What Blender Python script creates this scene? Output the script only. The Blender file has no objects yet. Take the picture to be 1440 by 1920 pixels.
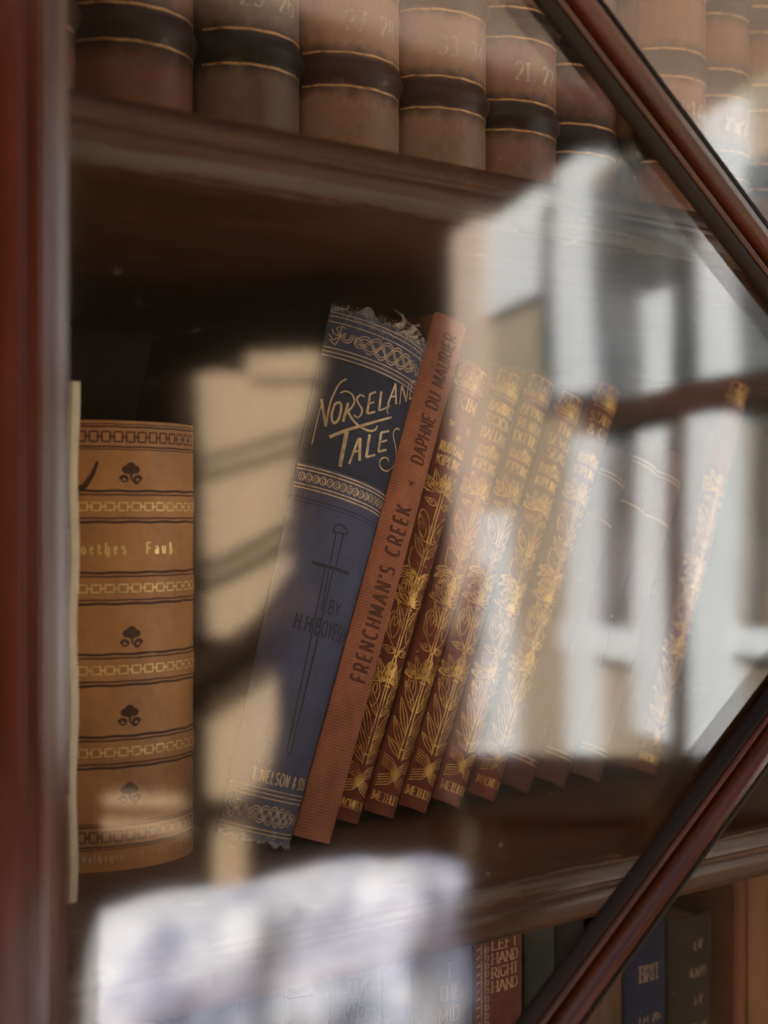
import bpy, math, random
from mathutils import Vector, Matrix, noise
R = math.radians
random.seed(7)
scene = bpy.context.scene
col = scene.collection

# ------------------------------------------------------------------ camera
F_PX = 2667.0; TH = R(37.4); CT, ST = math.cos(TH), math.sin(TH)
CAM_D = 0.323; HORIZON = 970.0
cam_data = bpy.data.cameras.new('camera'); cam = bpy.data.objects.new('camera', cam_data); col.objects.link(cam)
cam_data.sensor_fit = 'VERTICAL'; cam_data.sensor_height = 36.0; cam_data.lens = 50.0
cam_data.clip_start = 0.02; cam_data.clip_end = 500
cam_data.shift_y = 10.0 / 1920.0
cam.location = (0, -CAM_D, 0); cam.rotation_euler = (R(90), 0, -TH)
cam_data.dof.use_dof = True; cam_data.dof.focus_distance = 0.540; cam_data.dof.aperture_fstop = 7.4
scene.camera = cam

# ------------------------------------------------------------------ sky, sun, exposure
SUN_TRAVEL = Vector((0.78, -0.20, -0.58)).normalized()
world = bpy.data.worlds.new('World'); scene.world = world; world.use_nodes = True
wn = world.node_tree.nodes; wl = world.node_tree.links; wn.clear()
sky = wn.new('ShaderNodeTexSky'); sky.sky_type = 'NISHITA'; sky.sun_disc = False
to_sun = -SUN_TRAVEL
sky.sun_elevation = math.asin(to_sun.z)
sky.sun_rotation = math.atan2(to_sun.x, to_sun.y)
sky.air_density = 0.35; sky.dust_density = 4.0; sky.ozone_density = 0.2
bg = wn.new('ShaderNodeBackground'); bg.inputs[1].default_value = 0.05
wo = wn.new('ShaderNodeOutputWorld'); wl.new(sky.outputs[0], bg.inputs[0]); wl.new(bg.outputs[0], wo.inputs[0])
sl = bpy.data.lights.new('sun', 'SUN'); sl.energy = 5.0; sl.angle = R(0.55); sl.color = (1.0, 0.93, 0.83)
so = bpy.data.objects.new('sun', sl); col.objects.link(so)
so.rotation_euler = SUN_TRAVEL.to_track_quat('-Z', 'Y').to_euler(); so.location = (-3, 1, 3)
scene.view_settings.view_transform = 'Standard'; scene.view_settings.look = 'None'
scene.view_settings.gamma = 1.0; scene.view_settings.exposure = 2.6
scene.cycles.max_bounces = 8; scene.cycles.transparent_max_bounces = 12
scene.cycles.use_denoising = True
scene.cycles.sample_clamp_indirect = 6.0

# ------------------------------------------------------------------ photo pixel -> place helpers
def ray(px):
    u = (px - 720.0) / F_PX
    return Vector((ST + u * CT, CT - u * ST))
def P(px, py, Y):                       # point of the plane at depth Y seen at a pixel
    r = ray(px); t = (CAM_D + Y) / r.y
    return Vector((t * r.x, Y, (HORIZON - py) * t / F_PX))

# ------------------------------------------------------------------ materials
def new_mat(name):
    m = bpy.data.materials.new(name); m.use_nodes = True
    nt = m.node_tree; b = nt.nodes['Principled BSDF']
    return m, nt, b
def N(nt, t, **kw):
    n = nt.nodes.new(t)
    for k, v in kw.items(): setattr(n, k, v)
    return n
def coords(nt, scale, kind='Object'):
    tc = N(nt, 'ShaderNodeTexCoord'); mp = N(nt, 'ShaderNodeMapping')
    nt.links.new(tc.outputs[kind], mp.inputs[0]); mp.inputs['Scale'].default_value = scale
    return mp.outputs[0]
def ntex(nt, vec, scale, detail=5, rough=0.6):
    n = N(nt, 'ShaderNodeTexNoise'); nt.links.new(vec, n.inputs['Vector'])
    n.inputs['Scale'].default_value = scale; n.inputs['Detail'].default_value = detail
    n.inputs['Roughness'].default_value = rough
    return n.outputs['Fac']
def ramp(nt, fac, stops):
    r = N(nt, 'ShaderNodeValToRGB'); e = r.color_ramp.elements
    while len(e) < len(stops): e.new(0.5)
    for i, (p, c) in enumerate(stops):
        e[i].position = p; e[i].color = (*c, 1)
    nt.links.new(fac, r.inputs[0]); return r.outputs[0]
def mixc(nt, fac, a, b, mode='MIX'):
    m = N(nt, 'ShaderNodeMix', data_type='RGBA', blend_type=mode)
    if isinstance(fac, (int, float)): m.inputs[0].default_value = fac
    else: nt.links.new(fac, m.inputs[0])
    for s, v in ((m.inputs[6], a), (m.inputs[7], b)):
        if isinstance(v, tuple): s.default_value = (*v, 1)
        else: nt.links.new(v, s)
    return m.outputs[2]
def mth(nt, op, a, b=None, clamp=False):
    m = N(nt, 'ShaderNodeMath', operation=op, use_clamp=clamp)
    for i, v in enumerate((a, b)):
        if v is None: continue
        if isinstance(v, (int, float)): m.inputs[i].default_value = v
        else: nt.links.new(v, m.inputs[i])
    return m.outputs[0]
def bump(nt, b, h, strength, dist=0.001):
    bp = N(nt, 'ShaderNodeBump'); bp.inputs['Strength'].default_value = strength
    bp.inputs['Distance'].default_value = dist
    nt.links.new(h, bp.inputs['Height']); nt.links.new(bp.outputs[0], b.inputs['Normal'])
def darker(c, f): return tuple(x * f for x in c)

def wood(name, c1, c2, rough=0.4, axis='X', coat=0.0, wear=None, spec=0.3):
    m, nt, b = new_mat(name)
    sc = {'X': (12, 190, 190), 'Z': (190, 190, 12), 'Y': (190, 12, 190)}[axis]
    v = coords(nt, sc)
    n1 = ntex(nt, v, 1.0, 8, 0.65)
    v2 = coords(nt, tuple(s * 0.12 for s in sc))
    n2 = ntex(nt, v2, 1.0, 4, 0.5)
    c = ramp(nt, n1, [(0.25, c1), (0.75, c2)])
    c = mixc(nt, mth(nt, 'MULTIPLY', n2, 0.6), c, darker(c1, 0.5))
    if wear:
        vw = coords(nt, (60, 60, 60)); nw = ntex(nt, vw, 1.2, 7, 0.7)
        f = ramp(nt, nw, [(0.60, (0, 0, 0)), (0.72, (1, 1, 1))])
        c = mixc(nt, mth(nt, 'MULTIPLY', f, 0.55), c, wear)
    nt.links.new(c, b.inputs['Base Color'])
    nt.links.new(ramp(nt, n1, [(0.2, (rough * 0.8,) * 3), (0.9, (min(1, rough * 1.35),) * 3)]), b.inputs['Roughness'])
    b.inputs['Specular IOR Level'].default_value = spec
    b.inputs['Coat Weight'].default_value = coat; b.inputs['Coat Roughness'].default_value = 0.12
    bump(nt, b, n1, 0.25, 0.0006)
    return m

def cloth(name, c, weave=2200, wear=(0.25, 0.24, 0.24), wearamt=0.25, rough=0.75, edge=None, rib=0.2, mott=1.0, ribs_only=False):
    m, nt, b = new_mat(name)
    v = coords(nt, (1, 1, 1))
    w1 = N(nt, 'ShaderNodeTexWave', wave_type='BANDS', bands_direction='Z'); nt.links.new(v, w1.inputs[0]); w1.inputs['Scale'].default_value = weave / 6.3; w1.inputs['Distortion'].default_value = 0.6
    w2 = N(nt, 'ShaderNodeTexWave', wave_type='BANDS', bands_direction='X'); nt.links.new(v, w2.inputs[0]); w2.inputs['Scale'].default_value = weave / 6.3; w2.inputs['Distortion'].default_value = 0.6
    hgt = mth(nt, 'MULTIPLY', w1.outputs['Fac'], 2.0) if ribs_only else mth(nt, 'ADD', w1.outputs['Fac'], w2.outputs['Fac'])
    n = ntex(nt, coords(nt, (1, 1, 0.5)), 60, 7, 0.7)
    base = ramp(nt, n, [(0.5 - 0.25 / mott, darker(c, 0.65)), (0.52, c), (0.5 + 0.32 / mott, darker(c, 1.3))])
    fine = ntex(nt, v, 900, 2, 0.5)
    f = ramp(nt, mth(nt, 'MULTIPLY', n, fine), [(0.36, (0, 0, 0)), (0.50, (1, 1, 1))])
    base = mixc(nt, mth(nt, 'MULTIPLY', f, wearamt), base, wear)
    base = mixc(nt, mth(nt, 'MULTIPLY', hgt, rib), base, darker(c, 1.6))
    if edge:                                            # scuffed, rubbed ends: height in m above/below which the cloth is worn pale
        z0, z1, ec = edge
        sx = N(nt, 'ShaderNodeSeparateXYZ'); nt.links.new(v, sx.inputs[0])
        mr = N(nt, 'ShaderNodeMapRange'); nt.links.new(sx.outputs[2], mr.inputs[0]); mr.inputs[1].default_value = z1 - 0.020; mr.inputs[2].default_value = z1
        mr2 = N(nt, 'ShaderNodeMapRange'); nt.links.new(sx.outputs[2], mr2.inputs[0]); mr2.inputs[1].default_value = z0 + 0.010; mr2.inputs[2].default_value = z0
        e = mth(nt, 'ADD', mr.outputs[0], mr2.outputs[0])
        rg = ntex(nt, coords(nt, (1, 1, 2.0)), 330, 6, 0.75)
        e = ramp(nt, mth(nt, 'ADD', mth(nt, 'MULTIPLY', e, 0.33), rg), [(0.74, (0, 0, 0)), (0.84, (1, 1, 1))])
        base = mixc(nt, mth(nt, 'MULTIPLY', e, 0.75), base, ec)
    nt.links.new(base, b.inputs['Base Color'])
    b.inputs['Roughness'].default_value = rough
    b.inputs['Specular IOR Level'].default_value = 0.18
    bump(nt, b, hgt, 0.35, 0.0002)
    return m

def leather(name, c, rough=0.45, bands=None, dark=None, streak=True):
    m, nt, b = new_mat(name)
    v = coords(nt, (1, 1, 1))
    n = ntex(nt, coords(nt, (1, 1, 0.75) if streak else (1, 1, 1)), 60, 8, 0.70)
    base = ramp(nt, n, [(0.28, darker(c, 0.62)), (0.5, c), (0.74, darker(c, 1.3))])
    g = ntex(nt, coords(nt, (1, 1, 0.3) if streak else (1, 1, 1)), 900, 3, 0.6)
    base = mixc(nt, mth(nt, 'MULTIPLY', g, 0.45), base, darker(c, 0.45))
    if bands:                                           # leather dyed dark beside the raised bands
        sx = N(nt, 'ShaderNodeSeparateXYZ'); nt.links.new(v, sx.inputs[0])
        tot = None
        for z, w in bands:
            d = mth(nt, 'ABSOLUTE', mth(nt, 'SUBTRACT', sx.outputs[2], z))
            d = mth(nt, 'ADD', d, mth(nt, 'MULTIPLY', mth(nt, 'SUBTRACT', n, 0.5), 0.014))
            mr = N(nt, 'ShaderNodeMapRange', interpolation_type='SMOOTHSTEP'); nt.links.new(d, mr.inputs[0])
            mr.inputs[1].default_value = w; mr.inputs[2].default_value = w * 0.35; mr.inputs[3].default_value = 0; mr.inputs[4].default_value = 1
            tot = mr.outputs[0] if tot is None else mth(nt, 'MAXIMUM', tot, mr.outputs[0])
        base = mixc(nt, mth(nt, 'MULTIPLY', tot, 0.96), base, dark)
    sp = ntex(nt, v, 420, 4, 0.8)
    f = ramp(nt, sp, [(0.70, (0, 0, 0)), (0.76, (1, 1, 1))])
    base = mixc(nt, mth(nt, 'MULTIPLY', f, 0.35), base, (0.5, 0.4, 0.3))
    nt.links.new(base, b.inputs['Base Color'])
    nt.links.new(ramp(nt, n, [(0.2, (rough * 0.8,) * 3), (0.8, (rough * 1.3,) * 3)]), b.inputs['Roughness'])
    b.inputs['Specular IOR Level'].default_value = 0.3
    bump(nt, b, g, 0.35, 0.0004)
    return m

def foil(name, c, metal=0.6, rough=0.38, worn=None, amt=0.5, shift=0.0, lo=0.36, hi=0.50):
    m, nt, b = new_mat(name)
    fv_ = coords(nt, (1, 1, 1)); fv_.node.inputs['Location'].default_value = (shift, shift * 0.7, shift * 1.3)
    n = ntex(nt, fv_, 260 if not shift else 120, 6, 0.75)
    base = ramp(nt, n, [(0.3, darker(c, 0.6)), (0.6, c)])
    if worn:
        f = ramp(nt, n, [(lo, (1, 1, 1)), (hi, (0, 0, 0))])
        base = mixc(nt, mth(nt, 'MULTIPLY', f, amt), base, worn)
    nt.links.new(base, b.inputs['Base Color'])
    b.inputs['Metallic'].default_value = metal; b.inputs['Roughness'].default_value = rough
    return m
def paint(name, c, rough=0.6, var=0.25, scale=30, spec=0.25):
    m, nt, b = new_mat(name)
    n = ntex(nt, coords(nt, (1, 1, 1)), scale, 6, 0.65)
    nt.links.new(ramp(nt, n, [(0.25, darker(c, 1 - var)), (0.75, darker(c, 1 + var * 0.3))]), b.inputs['Base Color'])
    b.inputs['Roughness'].default_value = rough; b.inputs['Specular IOR Level'].default_value = spec
    return m
def paper(name, c):
    m, nt, b = new_mat(name)
    v = coords(nt, (1, 1, 1))
    w = N(nt, 'ShaderNodeTexNoise'); nt.links.new(coords(nt, (4000, 3, 3)), w.inputs['Vector']); w.inputs['Scale'].default_value = 1.0
    nt.links.new(ramp(nt, w.outputs['Fac'], [(0.3, darker(c, 0.55)), (0.7, c)]), b.inputs['Base Color'])
    b.inputs['Roughness'].default_value = 0.9
    return m
def glass(name, f0=0.070):
    m = bpy.data.materials.new(name); m.use_nodes = True; nt = m.node_tree; nt.nodes.clear()
    out = N(nt, 'ShaderNodeOutputMaterial'); mx = N(nt, 'ShaderNodeMixShader')
    tr = N(nt, 'ShaderNodeBsdfTransparent'); gl = N(nt, 'ShaderNodeBsdfGlossy')
    tr.inputs[0].default_value = (0.975, 0.985, 0.975, 1); gl.inputs['Roughness'].default_value = 0.050   # film of dust and old polish
    geo = N(nt, 'ShaderNodeNewGeometry')
    dt = N(nt, 'ShaderNodeVectorMath', operation='DOT_PRODUCT'); nt.links.new(geo.outputs['Normal'], dt.inputs[0]); nt.links.new(geo.outputs['Incoming'], dt.inputs[1])
    cs = mth(nt, 'ABSOLUTE', dt.outputs['Value'])
    sch = mth(nt, 'POWER', mth(nt, 'SUBTRACT', 1.0, cs, True), 5.0)
    fr = mth(nt, 'ADD', mth(nt, 'MULTIPLY', sch, 1 - f0), f0)
    nw = ntex(nt, coords(nt, (1, 1, 0.6)), 9.0, 1, 0.4)   # old glass is not flat: long slow waves
    bp = N(nt, 'ShaderNodeBump'); bp.inputs['Strength'].default_value = 1.0; bp.inputs['Distance'].default_value = 0.0007
    nt.links.new(nw, bp.inputs['Height']); nt.links.new(bp.outputs[0], gl.inputs['Normal'])
    nt.links.new(fr, mx.inputs[0]); nt.links.new(tr.outputs[0], mx.inputs[1]); nt.links.new(gl.outputs[0], mx.inputs[2])
    nt.links.new(mx.outputs[0], out.inputs[0])
    return m

MAHOG = (0.026, 0.006, 0.0025); MAHOG2 = (0.135, 0.030, 0.011)
M = {
 'door': wood('mahogany_varnish', darker(MAHOG, 1.3), darker(MAHOG2, 0.95), 0.15, 'Z', 0.0, spec=0.5),
 'bar': wood('mahogany_bar', darker(MAHOG, 0.8), MAHOG2, 0.16, 'X', 0.0, spec=0.5),
 'shelf': wood('shelf_wood', (0.036, 0.013, 0.006), (0.150, 0.056, 0.021), 0.42, 'X', 0.15, wear=(0.30, 0.13, 0.05)),
 'shelf_edge': wood('worn_highlight_wood', (0.07, 0.040, 0.024), (0.20, 0.145, 0.10), 0.45, 'X', 0.0),
 'case': wood('case_wood', (0.060, 0.022, 0.009), (0.17, 0.065, 0.026), 0.5, 'Z'),
 'glass': glass('old_glass'),
 'pages': paper('page_edges', (0.62, 0.52, 0.38)),
 'cream': paint('cream_paper', (0.78, 0.67, 0.48), 0.8, 0.25, 120),
 'steel': foil('staple_steel', (0.18, 0.13, 0.09), 0.7, 0.5),
 'gold': foil('gold_foil', (0.86, 0.49, 0.11), 0.35, 0.34, (0.20, 0.055, 0.02), 0.5),
 'bright': foil('bright_gilt', (0.95, 0.66, 0.24), 0.3, 0.35, (0.45, 0.22, 0.07), 0.35),
 'oldgold': foil('dull_gold', (0.70, 0.52, 0.31), 0.25, 0.45, (0.10, 0.08, 0.07), 0.4),
 'bandgold': foil('band_gold', (0.66, 0.38, 0.15), 0.4, 0.45, (0.12, 0.05, 0.03), 0.7),
 'volgold': foil('volume_gold', (0.52, 0.37, 0.23), 0.3, 0.5, (0.22, 0.12, 0.07), 0.8),
 'navy': cloth('navy_cloth', (0.072, 0.083, 0.150), 2600, (0.30, 0.30, 0.34), 0.40, 0.6, mott=1.6, edge=(0.0, 0.1985, (0.34, 0.34, 0.38))),
 'navy_shaded': cloth('navy_shaded_cloth', (0.020, 0.022, 0.034), 2600, (0.06, 0.06, 0.07), 0.1, 0.7),
 'navy_panel': cloth('navy_panel_cloth', (0.034, 0.041, 0.072), 2600, (0.15, 0.15, 0.17), 0.25, 0.6),
 'navy_line': paint('blind_navy', (0.034, 0.037, 0.060), 0.6),
 'creek': cloth('rust_cloth', (0.34, 0.128, 0.072), 1750, (0.50, 0.30, 0.22), 0.6, 0.85, rib=0.22, mott=2.2, ribs_only=True),
 'creek_ink': paint('brown_ink', (0.145, 0.046, 0.027), 0.7, 0.4, 300),
 'kip': cloth('maroon_cloth', (0.170, 0.038, 0.021), 2400, (0.25, 0.09, 0.05), 0.25, 0.6, mott=1.5),
 'kip_b': cloth('dull_maroon_cloth', (0.10, 0.030, 0.020), 2400, (0.2, 0.09, 0.06), 0.2, 0.6),
 'faust': leather('tan_leather', (0.52, 0.240, 0.080), 0.42),
 'faust_dk': paint('dark_tooling', (0.085, 0.032, 0.017), 0.5, 0.4, 500),
 'faust_md': paint('brown_tooling', (0.15, 0.056, 0.022), 0.5, 0.4, 500),
 'fray': paint('torn_paper', (0.58, 0.50, 0.40), 0.9, 0.5, 500),
 'white': paint('white_paint', (0.72, 0.79, 0.87), 0.5, 0.10, 9),
 'cream_wall': paint('cream_plaster', (0.62, 0.50, 0.42), 0.8, 0.15, 6),
 'house': paint('pale_render', (0.50, 0.39, 0.29), 0.9, 0.15, 2),
 'bar_shade': wood('bar_shade_black', (0.006, 0.003, 0.002), (0.016, 0.007, 0.004), 0.4, 'X', spec=0.2),
 'faded2': foil('rubbed_gilt', (0.42, 0.24, 0.11), 0.25, 0.5, (0.10, 0.04, 0.02), 0.5),
 'faded': foil('faded_gilt', (0.22, 0.13, 0.07), 0.2, 0.6, (0.05, 0.03, 0.02), 0.6),
 'ochre_wall': paint('ochre_plaster', (0.38, 0.33, 0.245), 0.8, 0.25, 4),
 'brown_beam': paint('brown_beam_paint', (0.045, 0.026, 0.017), 0.6, 0.3, 10),
 'fence': wood('dark_fence_wood', (0.007, 0.005, 0.0035), (0.020, 0.013, 0.008), 0.9, 'Z', spec=0.04),

 'chairwood': wood('pale_chair_wood', (0.48, 0.34, 0.21), (0.62, 0.47, 0.31), 0.6, 'Z'),
 'iron': paint('dark_iron', (0.030, 0.017, 0.010), 0.95, 0.3, 30, 0.05),
 'stone': paint('paving_stone', (0.20, 0.155, 0.11), 0.85, 0.3, 5),
}
def dull_pane():
    m, nt, b = new_mat('dull_window_glass')
    n = ntex(nt, coords(nt, (1, 1, 0.7)), 7, 4, 0.6)
    nt.links.new(ramp(nt, n, [(0.34, (0.03, 0.042, 0.045)), (0.5, (0.095, 0.115, 0.125)), (0.70, (0.27, 0.29, 0.33))]), b.inputs['Base Color'])
    b.inputs['Roughness'].default_value = 0.25
    return m
M['pane'] = dull_pane()
def mottled_linen():  # white linen mottled lavender-grey by noise
    m, nt, b = new_mat('mottled_linen'); v = coords(nt, (1, 1, 1))
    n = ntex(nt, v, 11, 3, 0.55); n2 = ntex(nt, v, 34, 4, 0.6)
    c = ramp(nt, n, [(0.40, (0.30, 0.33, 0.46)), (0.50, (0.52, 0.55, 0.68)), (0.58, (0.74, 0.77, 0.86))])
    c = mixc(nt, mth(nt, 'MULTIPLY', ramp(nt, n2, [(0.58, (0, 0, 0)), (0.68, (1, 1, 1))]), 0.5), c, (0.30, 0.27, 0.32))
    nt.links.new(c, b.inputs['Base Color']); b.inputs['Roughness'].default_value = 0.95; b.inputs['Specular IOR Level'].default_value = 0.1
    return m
M['linen'] = mottled_linen()

# ------------------------------------------------------------------ mesh helpers
def obj(name, verts, faces, mat, parent=None, smooth=False):
    me = bpy.data.meshes.new(name); me.from_pydata([tuple(v) for v in verts], [], faces); me.update()
    if smooth:
        for p in me.polygons: p.use_smooth = True
    me.materials.append(mat)
    o = bpy.data.objects.new(name, me); col.objects.link(o)
    if parent: o.parent = parent
    return o
def tag(o, label, cat, group=None, kind=None):
    o['label'] = label; o['category'] = cat
    if group: o['group'] = group
    if kind: o['kind'] = kind
def empty(name, loc, rot=(0, 0, 0)):
    o = bpy.data.objects.new(name, None); col.objects.link(o); o.location = loc; o.rotation_euler = rot
    o.empty_display_size = 0.02
    return o
BOXF = [(0, 1, 3, 2), (4, 6, 7, 5), (0, 4, 5, 1), (2, 3, 7, 6), (0, 2, 6, 4), (1, 5, 7, 3)]
def boxv(x0, x1, y0, y1, z0, z1):
    return [(x, y, z) for x in (x0, x1) for y in (y0, y1) for z in (z0, z1)]
def box(name, a, mat, parent=None, bev=0.0):
    o = obj(name, boxv(*a), BOXF, mat, parent)
    if bev:
        md = o.modifiers.new('bevel', 'BEVEL'); md.width = bev; md.segments = 2
    return o
def extrude(name, prof, p0, p1, side, out, mat, parent=None, seg=1):
    """prof = [(a, b)] closed; a along `side`, b along `out`; swept from p0 to p1"""
    n = len(prof); v = []; f = []
    for k in range(seg + 1):
        c = p0.lerp(p1, k / seg)
        v += [c + side * a + out * b for a, b in prof]
    for k in range(seg):
        for i in range(n):
            j = (i + 1) % n
            f.append((k * n + i, k * n + j, (k + 1) * n + j, (k + 1) * n + i))
    f.append(tuple(range(n))[::-1]); f.append(tuple(seg * n + i for i in range(n)))
    o = obj(name, v, f, mat, parent)
    me = o.data
    for p in me.polygons: p.use_smooth = len(p.vertices) == 4
    me.set_sharp_from_angle(angle=R(38))
    return o

# ------------------------------------------------------------------ drawing on a spine: strokes laid as thin foil
class Draw:
    def __init__(s, fn, base=0.00009):
        s.fn = fn; s.v = []; s.f = []; s.k = 0; s.base = base
    def off(s):
        s.k += 1; return s.base + (s.k % 45) * 0.0000022
    def stroke(s, pts, w, step=0.0012, w_end=None, closed=False):
        if closed: pts = list(pts) + [pts[0]]
        q = [pts[0]]
        for a, b in zip(pts, pts[1:]):
            d = math.hypot(b[0] - a[0], b[1] - a[1]); n = max(1, int(math.ceil(d / step)))
            q += [(a[0] + (b[0] - a[0]) * i / n, a[1] + (b[1] - a[1]) * i / n) for i in range(1, n + 1)]
        q = [q[0]] + [b for a, b in zip(q, q[1:]) if math.hypot(b[0] - a[0], b[1] - a[1]) > 1e-7]
        if len(q) < 2: return
        off = s.off(); i0 = len(s.v); m = len(q)
        for i, p in enumerate(q):
            a = q[i - 1] if i else (q[-2] if closed else q[0]); b = q[i + 1] if i < m - 1 else (q[1] if closed else q[-1])
            tx, ty = b[0] - a[0], b[1] - a[1]; L = math.hypot(tx, ty) or 1; tx /= L; ty /= L
            if callable(w): ww = w(tx, ty) / 2
            else:
                ww = w / 2
                if w_end is not None: ww = (w + (w_end - w) * i / (m - 1)) / 2
            s.v.append(s.fn(p[0] - ty * ww, p[1] + tx * ww, off)); s.v.append(s.fn(p[0] + ty * ww, p[1] - tx * ww, off))
        for i in range(m - 1):
            a = i0 + 2 * i; s.f.append((a, a + 1, a + 3, a + 2))
    def patch(s, u0, u1, v0, v1, nu=16, nv=1):
        off = s.off(); i0 = len(s.v)
        for j in range(nv + 1):
            for i in range(nu + 1):
                s.v.append(s.fn(u0 + (u1 - u0) * i / nu, v0 + (v1 - v0) * j / nv, off))
        for j in range(nv):
            for i in range(nu):
                a = i0 + j * (nu + 1) + i; s.f.append((a, a + 1, a + nu + 2, a + nu + 1))
    def blob(s, pts):                                   # filled convex-ish shape
        off = s.off(); i0 = len(s.v); n = len(pts)
        cx = sum(p[0] for p in pts) / n; cy = sum(p[1] for p in pts) / n
        s.v.append(s.fn(cx, cy, off)); s.v += [s.fn(p[0], p[1], off) for p in pts]
        for i in range(n): s.f.append((i0, i0 + 1 + i, i0 + 1 + (i + 1) % n))
    def dot(s, x, y, r, n=8):
        s.blob([(x + r * math.cos(2 * math.pi * i / n), y + r * math.sin(2 * math.pi * i / n)) for i in range(n)])
    def ring(s, x, y, rx, ry, w, n=14, rot=0.0):
        pts = []
        for i in range(n):
            a = 2 * math.pi * i / n; px, py = rx * math.cos(a), ry * math.sin(a)
            pts.append((x + px * math.cos(rot) - py * math.sin(rot), y + px * math.sin(rot) + py * math.cos(rot)))
        s.stroke(pts, w, closed=True)
    def build(s, name, mat, parent):
        return obj(name, s.v, s.f, mat, parent)

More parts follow.
